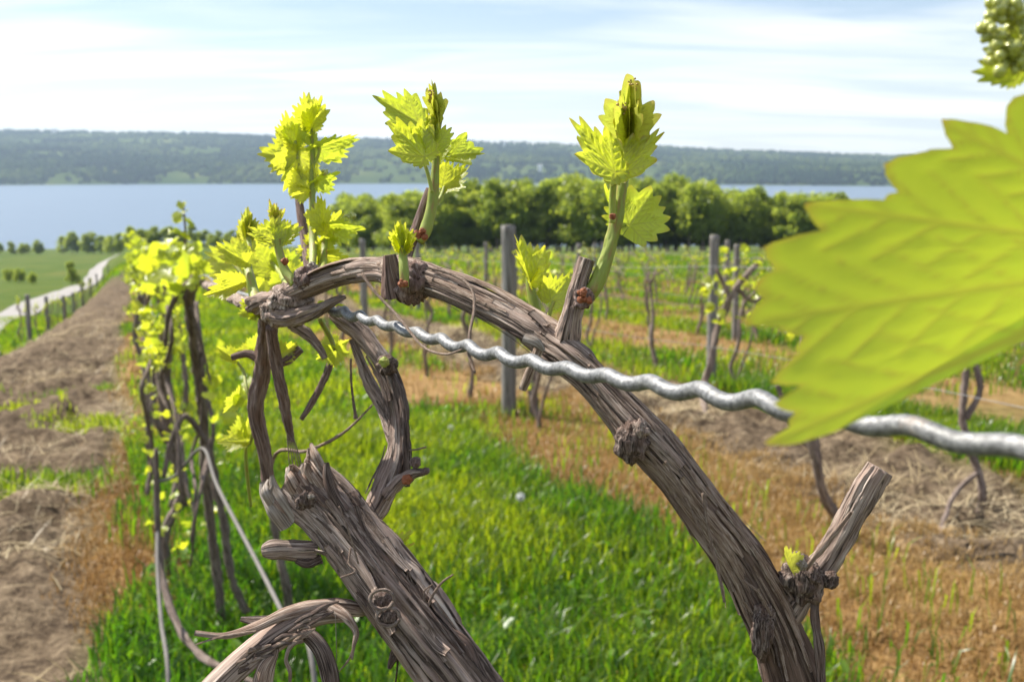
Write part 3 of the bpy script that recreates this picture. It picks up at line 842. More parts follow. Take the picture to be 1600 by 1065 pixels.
# trees along the near lake shore, left
for i in range(-26, 36):
    px = -20 + i * 11 + rg.uniform(-4, 4)
    topy, basey = (364, 397) if 92 < px < 192 else (378, 398)
    if px > 195: topy, basey = 370, 389
    if 72 < px < 90: continue
    h = hit(px, basey, 200); x, y = h[0], h[1]
    if y > 640: y = 640.0; x = (px - CX) / F * y
    k = rg.randrange(5); hh = [12, 13, 10.5, 11.5, 9][k]
    zt = (CAM + ray(px, topy + rg.uniform(-3, 4)) * (y / ray(px, topy)[1]))[2]
    sc = min(1.7, max(.5, (zt - gxy(x, y)) / hh))
    tree(x, y, k, sc, rg.uniform(0, 6.28), ['broad pale', 'narrow dark', 'rounded pale', 'spreading pale', 'small'][k] + (' bushy tree in the clump where the lane meets the lake shore' if 92 < px < 192 else ' bushy tree in the shore line behind the vine row' if px > 195 else ' bushy tree in the low hedge line along the meadow shore'), 'trees along the near lake shore', 'shore_tree')
# bushes along the lane
for (px, py, sc, lab) in [(112, 446, .30, 'slim young tree beside the bend of the gravel lane'), (122, 446, .16, 'round bush at the foot of the slim tree by the lane'), (14, 440, .26, 'dark bush in the hedge bank across the lane'),
                          (30, 442, .24, 'low bush in the middle of the hedge bank across the lane'), (50, 443, .2, 'small bush at the end of the hedge bank across the lane'), (128, 449, .10, 'tiny bush on the verge where the lane dips')]:
    h = hit(px, py); tree(h[0], h[1], 1 if 'slim' in lab else 3, sc, rg.uniform(0, 6.28), lab, None, 'lane_bush' if 'bush' in lab else 'young_tree')

# ------------------------------------------------------------------ trellis posts, wires and the rows of vines
ROWS = {0: 0.0, 1: 3.05, 2: 5.75, 3: 8.7, 4: 11.6, 5: 14.5, 6: 17.4, 7: 20.3, -1: -3.1}
ROWNAME = {0: 'the row of the gnarled foreground vines', 1: 'the row across the green grass alley', 2: 'the second row across the green grass alley', 3: 'the third row across the green grass alley',
           4: 'the fourth row across the green grass alley', 5: 'the fifth row across the alley', 6: 'the sixth row across the alley', 7: 'the seventh row across the alley', -1: 'the row beside the gravel lane'}
def post_mesh(seed, h, r):
    g = Geo(); rg = np.random.default_rng(seed)
    tube(g, [[0, 0, -.3, r * 1.03], [0, 0, h * .3, r], [rg.normal(0, .006), 0, h * .7, r * .98], [rg.normal(0, .01), 0, h, r * .95]], 20, 40, rough=.06, fib=9, seed=seed)
    return g.mesh('post')
PM = [post_mesh(i, 1.0, .055) for i in range(3)]
for p_ in PM: p_.materials.append(M['post'])
POSTS = {}
def add_post(row, t, hgt, wd=1.0, lean=0.0, label=None):
    x, y = ts2xy(t, ROWS[row]); z = gxy(x, y)
    o = bpy.data.objects.new('trellis_post', PM[random.randrange(3)]); COL.objects.link(o)
    o.location = (x, y, z); o.scale = (wd, wd, hgt); o.rotation_euler = (0, lean, random.uniform(0, 6))
    tag(o, label or ('weathered grey wooden trellis post in ' + ROWNAME[row]), 'post', 'wooden trellis posts')
    POSTS.setdefault(row, []).append((t, z, hgt))
add_post(1, 8.2, 1.72, 1.22, 0, 'grey wooden post standing behind the crimped wire in the row across the green alley')
add_post(2, 9.15, 1.62, 1.0, R(1.5), 'grey wooden post with dead grass behind it in the second row across the alley')
for r_, ts_ in {1: [14.2, 20.2, 26.2, 33], 2: [15.2, 21.2, 27.2, 34], 3: [7.2, 13.2, 19.2, 25.2, 32], 4: [6.0, 12.0, 18.0, 24.5, 31], 5: [10, 16.5, 23, 30], 6: [13, 20, 27], 7: [12, 19, 26]}.items():
    for t_ in ts_: add_post(r_, t_, random.uniform(1.5, 1.7), random.uniform(.85, 1.05), R(random.uniform(-2, 2)))
for t_ in [31.5, 38, 46, 53, 61, 70, 82, 96, 112]: add_post(-1, t_, random.uniform(1.45, 1.6), 1.25, R(random.uniform(-3, 1)))

# leaves --------------------------------------------------------------
ENV_A = np.radians([0, 14, 27, 40, 52, 66, 80, 95, 108, 124, 142, 158, 172, 180])
ENV_R = np.array([1.0, .90, .74, .80, .86, .78, .62, .62, .66, .58, .47, .36, .20, .10])
VEINS = np.radians([0, 50, -50, 105, -105])
def leaf_mesh(name, L, W=1.0, fold=0.3, curl=0.3, cup=0.0, pleat=0.03, seed=0, na=156, nr=18, teeth=26, tip_amt=0.4, lob=1.0, wav=0.04, back=0.5):
    rg = np.random.default_rng(seed)
    th = np.linspace(-np.pi * .985, np.pi * .985, na)
    env = np.interp(np.abs(th), ENV_A, 1 - lob * (1 - ENV_R) * (0.95 + .1 * rg.random()))
    env = env * np.interp(np.abs(th), np.radians([65, 120, 180]), [1, back, back])
    tk = (th + np.pi) / (2 * np.pi) * teeth + 0.25 * np.sin(th * 3 + seed)
    fr_ = np.abs((tk % 1) * 2 - 1); tooth = 1 - fr_ ** 1.15
    amp = 0.13 + 0.07 * vnoise(np.floor(tk), 0, 0, seed + 3)
    rr = env * (1 - amp + 1.35 * amp * tooth)
    f = np.linspace(0, 1, nr + 1)[1:] ** 0.85
    Rr = f[:, None] * rr[None]
    x = Rr * np.sin(th)[None]; y = Rr * np.cos(th)[None]
    # vein distance
    vd = np.full(x.shape, 9.0)
    for va in VEINS:
        ux, uy = math.sin(va), math.cos(va)
        al = x * ux + y * uy; ac = x * uy - y * ux
        vd = np.minimum(vd, np.where(al > 0, np.abs(ac) * 1.0, 9) / (1.25 - al))
        ll = 0.95 if va == 0 else .75
        for bk in (.22, .40, .57, .73):
            for sg in (-1, 1):
                ba = va + sg * R(44)
                qx, qy = x - ux * bk * ll, y - uy * bk * ll
                wx, wy = math.sin(ba), math.cos(ba)
                bl = qx * wx + qy * wy; bc = qx * wy - qy * wx
                vd = np.minimum(vd, np.where((bl > 0) & (bl < .42 * (1.1 - bk)), np.abs(bc) * 1.7, 9))
    vein = np.clip(1 - vd / 0.030, 0, 1)
    q_ = np.clip(vd / 0.11, 0, 1)
    z = pleat * q_ * np.clip(Rr * 2.2, 0, 1) + wav * np.sin(th * 5 + seed)[None] * Rr ** 2 + cup * Rr ** 2
    z = z + 0.03 * (vnoise(x * 3.5, y * 3.5, 0, seed) - .5)
    ph = fold * (0.65 + .35 * np.clip(1 - y, 0, 1))
    z2 = z * np.cos(ph) + np.abs(x) * np.sin(ph); x2 = (x * np.cos(ph) - np.sign(x) * z * np.sin(ph)) * W
    # bend along the midrib
    if abs(curl) > 1e-4:
        an = curl * np.maximum(y, -.3)
        y3 = np.sin(an) / curl - z2 * np.sin(an); z3 = (1 - np.cos(an)) / curl + z2 * np.cos(an)
    else: y3, z3 = y, z2
    co = np.stack([x2, y3, z3], -1).reshape(-1, 3)
    co = np.vstack([co, [[0, 0, 0]]]) * L
    tip = np.clip((f[:, None] - .84) / .16, 0, 1) * np.clip(tooth[None] * 1.6 - .5, 0, 1) * tip_amt
    lc = np.vstack([np.stack([x, y, z * 0 + seed * .37], -1).reshape(-1, 3), [[0, 0, seed * .37]]])
    i = np.arange(nr - 1)[:, None] * na; j = np.arange(na - 1)[None]
    q = np.stack([i + j, i + na + j, i + na + j + 1, i + j + 1], -1).reshape(-1, 4)
    c0 = nr * na
    t = [(c0, k, k + 1) for k in range(na - 1)]
    return raw_mesh(name, co, q, t, {'vein': np.append(vein.ravel(), 1), 'tip': np.append(tip.ravel(), 0), 'leafco': lc})
def leaf_matrix(base, tipp, roll, face):
    b = Vector(base); d = (Vector(tipp) - b); d.normalize()
    nz_ = Vector(face); nz_ = nz_ - d * nz_.dot(d)
    if nz_.length < 1e-6: nz_ = Vector((0, 0, 1)).cross(d)
    nz_.normalize()
    nz_ = Matrix.Rotation(roll, 3, d) @ nz_
    xx = d.cross(nz_)
    return Matrix(((xx.x, d.x, nz_.x, b.x), (xx.y, d.y, nz_.y, b.y), (xx.z, d.z, nz_.z, b.z), (0, 0, 0, 1)))
LSEED = [100]
def leaf(parent, b, tp, dep, roll=0, W=1.0, fold=.35, curl=.2, cup=0., mat='leaf', dd=0.0, tip=.4, label=None, pleat=.03, lob=1.0, teeth=26, wav=.04, back=.5):
    """leaf blade from pixel b (where the stalk joins) to pixel tp; roll in degrees away from facing the camera"""
    LSEED[0] += 1
    p0, p1 = P(*b, dep), P(*tp, dep + dd)
    L = np.linalg.norm(p1 - p0)
    me = leaf_mesh('leaf', L, W, fold, curl, cup, pleat, LSEED[0], tip_amt=tip, lob=lob, teeth=teeth, wav=wav, back=back)
    o = obj('leaf', me, M[mat], None)
    mw = leaf_matrix(p0, p1, R(roll), CAM - p0)
    o.parent = parent
    o.matrix_local = Matrix.Translation(world_loc(parent)).inverted() @ mw
    if label: o['label'] = label
    return o
def stem(parent, rows, name='shoot', mat='stem', n=40, nseg=14, rough=.05, lump=0.0, seed=None):
    g = Geo(); LSEED[0] += 1
    ptube(g, rows, nseg, n, rough=rough, seed=seed or LSEED[0], lump=lump)
    return obj(name, g.mesh(name), M[mat], parent)

# low cost leaves for the vines down the rows
def small_leaf(seed):
    rg = np.random.default_rng(seed)
    na = 23; th = np.linspace(-np.pi * .96, np.pi * .96, na)
    rr = np.interp(np.abs(th), ENV_A, 1 - .9 * (1 - ENV_R)) * (1 - .16 * (np.arange(na) % 2))
    x, y = rr * np.sin(th), rr * np.cos(th)
    z = np.abs(x) * rg.uniform(.15, .7) + y * y * rg.uniform(-.4, .5) + .1 * rg.normal(size=na)
    co = np.vstack([np.stack([x, y, z], 1), [[0, 0, 0]]])
    t = [(na, k, k + 1) for k in range(na - 1)]
    return co, t
SLEAF = [small_leaf(i) for i in range(6)]
def sleaf_mesh(k):
    co, t = SLEAF[k]
    return raw_mesh('leaf', co, None, t, {'vein': np.zeros(len(co)), 'tip': np.zeros(len(co)), 'leafco': co})
SLM = [sleaf_mesh(k) for k in range(6)]
for m_ in SLM: m_.materials.append(M['rowleaf'])
def rand_leaf_mat(rg, p, size):
    d = rg.normal(size=3) * [1, 1, .6] + [0, 0, .55]; d /= np.linalg.norm(d)
    n_ = rg.normal(size=3) + [0, 0, .8]
    return leaf_matrix(p, p + d, 0, n_) @ Matrix.Scale(size, 4)
def foliage_geo(g, rg, p, size):
    co, t = SLEAF[rg.integers(6)]
    m = np.array(rand_leaf_mat(rg, p, size))
    g.add(co @ m[:3, :3].T + m[:3, 3], None, t, vein=np.zeros(len(co)), tip=np.zeros(len(co)), leafco=co)

def vine_proto(seed, dens=1.0, hw=1.28, single=False):
    """one vine of the rows: gnarled trunk, two arms tied along the wire, shoots with young leaves. Returns meshes / leaf places."""
    rg = np.random.default_rng(seed)
    g = Geo(); gs = Geo(); L = []
    ux, uy = UD
    lean = rg.normal(0, .12)
    pts = []
    r0 = rg.uniform(.022, .032)
    for k in range(7):
        f = k / 6
        o1, o2 = rg.normal(0, .035), rg.normal(0, .03)
        a = lean * f + o1
        pts.append([ux * a + VD[0] * o2, uy * a + VD[1] * o2, -.15 + f * (hw + .15), r0 * (1 - .35 * f)])
    tube(g, pts, 12, 40, rough=.30, lump=.16, seed=seed)
    top = np.array(pts[-1][:3])
    if rg.random() < .6:                     # second, thinner stem
        b = np.array(pts[1][:3]); p2 = [[*(b * .6), r0 * .6]]
        for k in range(1, 5):
            f = k / 4; p2.append([b[0] * (1 - f) + top[0] * f + ux * .16 * math.sin(f * 3.1) + rg.normal(0, .03), b[1] * (1 - f) + top[1] * f + uy * .16 * math.sin(f * 3.1), b[2] + (top[2] - b[2]) * f, r0 * (.55 - .2 * f)])
        tube(g, p2, 10, 30, rough=.3, lump=.15, seed=seed + 4)
    arms = []
    for sg in (-1, 1):
        ln = rg.uniform(.55, .9); q = []
        droop = rg.uniform(-.25, .18)
        for k in range(5):
            f = k / 4
            q.append([top[0] + sg * ux * ln * f + rg.normal(0, .015), top[1] + sg * uy * ln * f + rg.normal(0, .015), top[2] + .17 * math.sin(f * 2.6) + droop * f + rg.normal(0, .02), .013 - .006 * f])
        tube(g, q, 8, 24, rough=.25, lump=.1, seed=seed + 9 + sg)
        arms.append(np.array(q)[:, :3])
    for a in arms:
        for k in range(int(rg.integers(5, 8) * dens)):
            f = rg.random() * 3.99; i = int(f); p = a[i] * (1 - f + i) + a[min(i + 1, 4)] * (f - i)
            hgt = rg.uniform(.05, .24)
            e = p + np.array([rg.normal(0, .04), rg.normal(0, .04), hgt])
            tube(gs, [[*p, .0045], [*((p + e) / 2 + rg.normal(0, .008, 3)), .004], [*e, .002]], 6, 6)
            for m_ in range(rg.integers(3, 7)):
                q = p + (e - p) * rg.uniform(.25, 1.05) + rg.normal(0, .022, 3)
                L.append((q, rg.uniform(.022, .05)))
    for k in range(int(10 * dens)):              # leaves on the trunk
        f = rg.uniform(.3, .95); p = np.array(pts[min(6, int(f * 6))][:3]) + rg.normal(0, .04, 3); p[2] = f * hw
        L.append((p, rg.uniform(.02, .042)))
    return g, gs, L
def place_vine(row, t, proto, label, leaves_as_parts, scale=1.0, rotz=0.0):
    x, y = ts2xy(t, ROWS[row]); z = gxy(x, y)
    tr_, st_, L, fol = proto
    o = thing('grapevine', (x, y, z), label, 'grapevine', 'grapevines trained along the trellis rows')
    o.scale = (scale,) * 3; o.rotation_euler = (0, 0, rotz)
    obj('trunk', tr_, None, o, world=False)
    f = obj('shoots', st_, None, o, world=False); f['kind'] = 'stuff'
    f = obj('foliage', fol, None, o, world=False); f['kind'] = 'stuff'
    return o
def bake_proto(seed, dens=1.0, hw=1.28):
    g, gs, L = vine_proto(seed, dens, hw)
    tr_ = g.mesh('trunk'); tr_.materials.append(M['far_bark'])
    st_ = gs.mesh('shoots'); st_.materials.append(M['stem'])
    rg = np.random.default_rng(seed + 1); gf = Geo()
    for p, sz in L: foliage_geo(gf, rg, p, sz)
    fol = gf.mesh('foliage', False); fol.materials.append(M['rowleaf'])
    return tr_, st_, L, fol
VP = [bake_proto(200 + i, 1.0, 1.30) for i in range(6)]
VPS = [bake_proto(230 + i, .55, 1.05) for i in range(5)]
VPD = [bake_proto(260 + i, 2.1, 1.22) for i in range(4)]
rg = random.Random(9)
t_ = 6.6
while t_ < 62:
    place_vine(0, t_, VPD[rg.randrange(4)], 'leafy grapevine farther down ' + ROWNAME[0], False, rg.uniform(.92, 1.06), rg.choice([0, math.pi]))
    t_ += rg.uniform(1.55, 1.95) * (1 if t_ < 30 else 1.6)
for row, t0, t1, st in [(1, 7.2, 42, 1.75), (2, 6.6, 42, 1.75), (3, 6.5, 40, 1.8), (4, 7.5, 40, 1.9), (5, 9, 40, 2.2), (6, 10, 40, 2.6), (7, 11, 40, 2.8), (-1, 29, 75, 2.6)]:
    t_ = t0 + rg.uniform(0, .4)
    while t_ < t1:
        place_vine(row, t_, VPS[rg.randrange(5)], 'budding grapevine with bare dark stems in ' + ROWNAME[row], False, rg.uniform(.88, 1.05), rg.choice([0, math.pi]))
        t_ += st * rg.uniform(.85, 1.15)

def row_wire(row, hgt, t0, t1, rad, label, sag=.03):
    g = Geo(); pts = []
    n = int((t1 - t0) / 1.5) + 2
    for k in range(n):
        t = t0 + (t1 - t0) * k / (n - 1)
        x, y = ts2xy(t, ROWS[row]); z = float(gz_base(t, ROWS[row])) + hgt + .02 * math.sin(t * 1.7 + row) - sag * (.5 + .5 * math.sin(t))
        pts.append([x + .06 * VD[0], y + .06 * VD[1], z, rad])
    tube(g, pts, 6, n * 4)
    o = obj('trellis_wire', g.mesh('trellis_wire'), M['wire']); tag(o, label, 'wire', 'trellis wires along the rows')
for r_, nm in ROWNAME.items():
    if r_ in (0, -1) or r_ > 5: continue
    row_wire(r_, .95, 1.0 if r_ > 1 else 1.8, 42, .0016, 'thin lower trellis wire of ' + nm)
    row_wire(r_, 1.42, 1.0 if r_ > 1 else 1.8, 42, .002, 'thin upper trellis wire of ' + nm)

# two nearer vines of the first row across the alley, seen behind the right-hand cordon
def row_vine_px(rows, extra, label, leaves, seed, mat='far_bark', base=None):
    h = hit(*base)
    t = thing('grapevine', (h[0], h[1], gxy(h[0], h[1])), label, 'grapevine', 'grapevines trained along the trellis rows')
    pts = [[h[0], h[1], gxy(h[0], h[1]) - .1, .5 * rows[0][3] * rows[0][2] / F]] + [[*P(x, y, d), .5 * w_ * d / F] for x, y, d, w_ in rows]
    g = Geo(); tube(g, pts, 14, 90, rough=.3, lump=.16, seed=seed)
    obj('trunk', g.mesh('trunk'), M[mat], t)
    for k, e in enumerate(extra):
        g = Geo(); tube(g, [[*P(x, y, d), .5 * w_ * d / F] for x, y, d, w_ in e], 10, 50, rough=.28, lump=.15, seed=seed + 20 + k)
        obj('cane', g.mesh('cane'), M[mat], t)
    rgl = np.random.default_rng(seed + 3)
    for (x, y, d, sz) in leaves:
        p = P(x, y, d)
        o = bpy.data.objects.new('leaf', SLM[rgl.integers(6)]); COL.objects.link(o); o.parent = t
        o.matrix_local = Matrix.Translation(t.location).inverted() @ rand_leaf_mat(rgl, p, sz * d / F)
    return t
def scatter(rg, n, box, d, sz):
    return [(rg.uniform(box[0], box[2]), rg.uniform(box[1], box[3]), d + rg.uniform(-.25, .25), rg.uniform(*sz)) for _ in range(n)]
rs = random.Random(21)
row_vine_px([(1310, 815, 5.3, 17), (1285, 765, 5.2, 16), (1275, 710, 5.15, 18), (1262, 640, 5.1, 15), (1258, 540, 5.1, 15), (1250, 440, 5.1, 12)],
            [[(1275, 705, 5.15, 13), (1240, 670, 5.2, 10), (1215, 600, 5.2, 8)]],
            'grapevine with knotted bare trunk behind the broad blurred leaf', scatter(rs, 14, (1215, 395, 1300, 560), 5.1, (9, 16)), 400, base=(1315, 835))
row_vine_px([(1535, 775, 5.7, 13), (1530, 740, 5.7, 13), (1505, 660, 5.7, 13), (1508, 600, 5.7, 13), (1515, 545, 5.7, 12), (1540, 480, 5.7, 10), (1560, 420, 5.7, 9)],
            [[(1510, 655, 5.7, 11), (1530, 610, 5.7, 10), (1522, 565, 5.7, 10), (1505, 530, 5.7, 9)], [(1530, 735, 5.7, 9), (1490, 775, 5.6, 8), (1460, 860, 5.2, 9)]],
            'grapevine with forked bare trunk beside a straw heap', scatter(rs, 8, (1490, 380, 1590, 520), 5.7, (8, 14)), 410, base=(1530, 800))
row_vine_px([(835, 640, 8.9, 16), (832, 590, 8.9, 15), (838, 520, 8.9, 12), (830, 460, 8.9, 11), (835, 410, 8.9, 10)],
            [], 'grapevine with straight dark trunk close beside the grey post', scatter(rs, 18, (800, 385, 870, 470), 8.9, (8, 13)), 420, base=(835, 655))
row_vine_px([(1100, 610, 9.3, 13), (1112, 560, 9.3, 12), (1125, 500, 9.3, 11), (1150, 450, 9.3, 10), (1190, 405, 9.3, 9)],
            [[(1120, 510, 9.3, 9), (1140, 470, 9.3, 8), (1120, 420, 9.3, 7)], [(1150, 450, 9.3, 8), (1180, 470, 9.3, 7), (1210, 440, 9.3, 7)]],
            'grapevine leaning away from the post in the second row', scatter(rs, 46, (1100, 385, 1215, 510), 9.3, (8, 14)), 430, base=(1105, 655))

# the next vines of the foreground row
lv = scatter(rs, 34, (228, 385, 318, 450), 2.75, (17, 32)) + scatter(rs, 42, (222, 400, 295, 570), 3.3, (10, 20)) + scatter(rs, 9, (320, 560, 395, 680), 3.0, (12, 24))
def tangle(n, x0, x1, d, seed):
    rg = random.Random(seed); r_ = []
    for _ in range(n):
        x = rg.uniform(x0, x1); y = rg.uniform(430, 520); c = []
        for k in range(6):
            c.append((x, y, d + rg.uniform(-.2, .2), rg.uniform(4, 9))); x += rg.uniform(-22, 24); y += rg.uniform(45, 95)
        r_.append(c)
    return r_
row_vine_px([(345, 960, 4.0, 15), (338, 880, 3.9, 16), (322, 760, 3.7, 16), (318, 660, 3.5, 16), (303, 540, 3.1, 16), (294, 470, 2.8, 18), (302, 438, 2.7, 20)],
            [[(302, 440, 2.7, 14), (280, 455, 2.75, 11), (264, 490, 2.8, 9), (258, 540, 2.9, 7)], [(300, 440, 2.7, 12), (328, 444, 2.5, 10), (352, 462, 2.3, 9)],
             [(325, 690, 3.5, 12), (347, 800, 3.6, 13), (362, 900, 3.7, 13), (385, 955, 3.8, 13)], [(322, 690, 3.4, 9), (290, 650, 3.3, 10), (268, 690, 3.3, 10), (256, 745, 3.3, 8)],
             [(286, 430, 2.75, 6), (290, 370, 2.72, 4), (286, 318, 2.7, 3)],
             [(297, 480, 2.8, 5), (310, 520, 2.9, 5), (330, 600, 3.0, 4)]]
            + tangle(3, 245, 315, 3.2, 3),
            'twisted old grapevine next along the row with yellow leaves on top',
            lv + [(284, 318, 2.7, 12), (290, 330, 2.7, 9), (272, 340, 2.7, 15), (296, 352, 2.7, 15), (268, 362, 2.7, 12), (280, 366, 2.7, 15), (292, 374, 2.7, 16), (262, 394, 2.7, 20), (284, 396, 2.7, 18), (305, 400, 2.7, 15), (250, 400, 2.75, 18)], 440, base=(345, 985))
row_vine_px([(262, 880, 4.8, 12), (258, 830, 4.75, 15), (285, 770, 4.7, 18), (272, 700, 4.65, 19), (256, 620, 4.6, 18), (262, 540, 4.5, 16), (252, 470, 4.5, 15), (256, 430, 4.5, 12)],
            [[(272, 700, 4.6, 14), (246, 660, 4.5, 12), (240, 600, 4.5, 10), (250, 530, 4.5, 9)], [(268, 690, 4.5, 10), (290, 620, 4.4, 10), (284, 540, 4.4, 8), (275, 470, 4.4, 7)],
             [(244, 700, 3.3, 9), (246, 800, 3.3, 10), (250, 880, 3.3, 12), (272, 965, 3.15, 13), (310, 1020, 3.0, 13), (352, 1045, 2.9, 12), (420, 1075, 2.8, 10)]]
            + tangle(3, 228, 285, 4.5, 4),
            'dark gnarled grapevine with a long hooped pale sucker', scatter(rs, 110, (216, 385, 285, 580), 4.5, (8, 18)) + scatter(rs, 85, (222, 540, 345, 860), 4.2, (7, 14)), 450, base=(262, 900))

# fallen wire in the foreground row
def wire_px(rows, label, n=120, nseg=8, name='trellis_wire', group=None, ground_end=False):
    pts = [[*P(x, y, d), .5 * w_ * d / F] for x, y, d, w_ in rows]
    if ground_end:
        x, y = pts[-1][0] + .05, pts[-1][1] - .25
        pts.append([x, y, gxy(x, y) - .02, pts[-1][3]])
    g = Geo(); tube(g, pts, nseg, n)
    o = obj(name, g.mesh(name), M['oldwire']); tag(o, label, 'wire', group); return o
wire_px([(248, 752, 3.3, 5), (275, 742, 3.25, 5), (316, 700, 3.1, 5), (340, 760, 2.9, 6), (400, 875, 2.5, 7), (445, 965, 2.2, 8), (492, 1068, 1.95, 9)], 'slack pale wire looped over the next vine down the row', ground_end=True)
wire_px([(247, 735, 3.4, 5), (247, 800, 3.35, 6), (246, 880, 3.2, 6), (252, 970, 3.0, 7), (263, 1072, 2.8, 7)], 'loose pale wire hanging down beside the hooped sucker', ground_end=True)

# ------------------------------------------------------------------ foreground vine: right trunk and arched cordon
def to_ground(rows, dx=0.0, dy=0.0, wb=1.15):
    """continue a trunk below the frame down to the soil"""
    x, y, d, w_ = rows[0]
    p = P(x, y, d); r_ = .5 * w_ * d / F
    bx, by = p[0] + dx, p[1] + dy
    b = np.array([bx, by, gxy(bx, by)])
    x2, y2, d2, _ = rows[1]
    tg = p - P(x2, y2, d2); tg /= np.linalg.norm(tg)
    low = []
    for l in (.03, .075, .16, .32, .58):
        f = l / .9; a = p + tg * l * (1 - f); a[2] = p[2] - l * (1 - f) * abs(tg[2]) - f * l
        k = sstep(0, 1, f)
        low.append([a[0] * (1 - k) + bx * k, a[1] * (1 - k) + by * k, a[2], r_ * (1 + (wb - 1) * f)])
    low.append([bx, by, b[2] + .35, r_ * wb]); low.append([bx, by, b[2] - .1, r_ * wb * 1.15])
    return b, low[::-1]
A_ROWS = [(1242, 1120, .366, 101), (1236, 1065, .364, 94), (1218, 1000, .362, 87), (1192, 940, .360, 84), (1160, 880, .358, 75), (1112, 812, .355, 68), (1062, 744, .352, 64), (1030, 706, .352, 70), (1000, 674, .352, 71),
          (966, 636, .355, 61), (920, 586, .360, 57), (890, 560, .363, 61), (860, 540, .368, 54), (820, 511, .374, 50), (762, 478, .384, 48), (702, 450, .396, 46), (655, 433, .408, 50), (630, 427, .414, 49), (600, 423, .422, 38), (570, 422, .430, 37), (530, 430, .445, 35), (490, 444, .458, 38), (462, 456, .468, 35)]
baseA, lowA = to_ground(A_ROWS, .03, .05)
vineA = thing('grapevine', tuple(baseA), 'gnarled old grapevine with arched cordon passing behind the crimped grey wire', 'grapevine')
g = Geo()
ptsA = lowA + [[*P(x, y, d), .5 * w_ * d / F] for x, y, d, w_ in A_ROWS]
tube(g, ptsA, 110, 1300, rough=.17, fib=7, seed=31, lump=.06, age=([0, .78, .84, .885, .93, 1], [1, .95, .8, .4, .08, 0]))  # bark colour darkens down the trunk, standing in for shade
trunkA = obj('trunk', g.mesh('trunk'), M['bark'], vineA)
cA, _ = spline(ptsA, 2000)
def surf_strips(parent, rows, n, seed, wpx, lift, lenpx, ang=(-1.0, 1.0), mat='strip'):
    """strips of shredding bark lying along a stem, their ends lifting off; each is a part"""
    rg = np.random.default_rng(seed)
    c, L = spline([[*P(x, y, d), .5 * w_ * d / F] for x, y, d, w_ in rows], 400)
    T, A_, B_ = frames(c[:, :3])
    for k in range(n):
        i0 = rg.integers(5, 330); ln = int(rg.uniform(*lenpx) * 400 / 1000)
        i1 = min(398, i0 + max(20, ln)); a0 = rg.uniform(*ang)
        view = CAM - c[i0, :3]; view /= np.linalg.norm(view)
        pts = []; idx = np.linspace(i0, i1, 7).astype(int)
        wk = rg.uniform(*wpx); lf = rg.uniform(0, 1) ** 2 * lift; end = rg.random() < .5
        for m, i in enumerate(idx):
            v = view - T[i] * (view @ T[i]); v /= np.linalg.norm(v); u = np.cross(T[i], v)
            a = a0 + .05 * math.sin(m * .6 + k)
            f = m / 6 if end else 1 - m / 6
            nr = v * math.cos(a) + u * math.sin(a)
            d_ = c[i, 3] * (1.0 + lf * max(0, f - .55) ** 1.5 * 3)
            hw = .5 * wk * .37 / F * (1 - .7 * max(0, f - .5)) * (.35 if m == 0 and end else 1)
            pts.append([*(c[i, :3] + nr * d_), hw])
        g = Geo(); ribbon(g, pts, nr, n=34, seed=seed * 50 + k, curl=.22, thick=.3)
        obj('bark_strip', g.mesh('bark_strip'), M[mat], parent)
surf_strips(trunkA, A_ROWS[1:], 30, 3, (5, 13), .35, (70, 260), (-1.35, 1.35))
surf_strips(trunkA, A_ROWS[1:9], 22, 4, (4, 9), .3, (120, 420), (-1.3, 1.3), 'strip')

surf_strips(trunkA, A_ROWS[1:], 12, 205, (12, 22), .5, (50, 160), (-1.2, 1.2), 'bark')
surf_strips(trunkA, A_ROWS[1:], 46, 203, (1.6, 3.6), .5, (60, 300), (-1.4, 1.4))
surf_strips(trunkA, A_ROWS[1:], 22, 204, (2, 5), .35, (80, 300), (-1.4, 1.4), 'bark_old')
def knob(parent, px, py, d, rpx, seed, mat='bark', squash=(1, 1, 1), name='knot', amp=.5):
    g = Geo(); n, m = 40, 28
    th = np.linspace(0, 2 * np.pi, n, endpoint=False); ph = np.linspace(.04, np.pi - .04, m)
    T_, Ph = np.meshgrid(th, ph)
    u = np.stack([np.cos(T_) * np.sin(Ph), np.sin(T_) * np.sin(Ph), np.cos(Ph)], -1)
    rr = rpx * d / F * (1 + amp * (fbm(u[..., 0] * 1.7 + seed, u[..., 1] * 1.7, u[..., 2] * 1.7, 4, seed) - .5) * 2 - amp * .35 * (1 - np.abs(2 * vnoise(u[..., 0] * 4 + seed, u[..., 1] * 4, u[..., 2] * 4, seed) - 1)) ** 4)
    co = (u * rr[..., None] * squash + P(px, py, d)).reshape(-1, 3)
    i = np.arange(m - 1)[:, None] * n; j = np.arange(n)[None]; j2 = (j + 1) % n
    q = np.stack([i + j, i + n + j, i + n + j2, i + j2], -1).reshape(-1, 4)
    bk = np.stack([u[..., 0] * 1.2, u[..., 1] * 1.2, u[..., 2] * 4], -1).reshape(-1, 3)
    g.add(co, q, [(0, (k + 1) % n, k) if False else (0, 1, 2) for k in range(0)] or None, bark=bk)
    return obj(name, g.mesh(name), M[mat], parent)
knob(vineA, 985, 690, .345, 26, 5, 'bark_old', (1, 1, 1.15))
knob(vineA, 1000, 672, .343, 16, 6, 'bark')
knob(vineA, 640, 442, .402, 34, 8, 'cane', (1, 1, 1))
knob(vineA, 1250, 905, .355, 36, 7, 'bark_old', (1, 1, 1.1))
knob(vineA, 1192, 985, .352, 24, 17, 'bark_old', (.8, 1, 1.8))

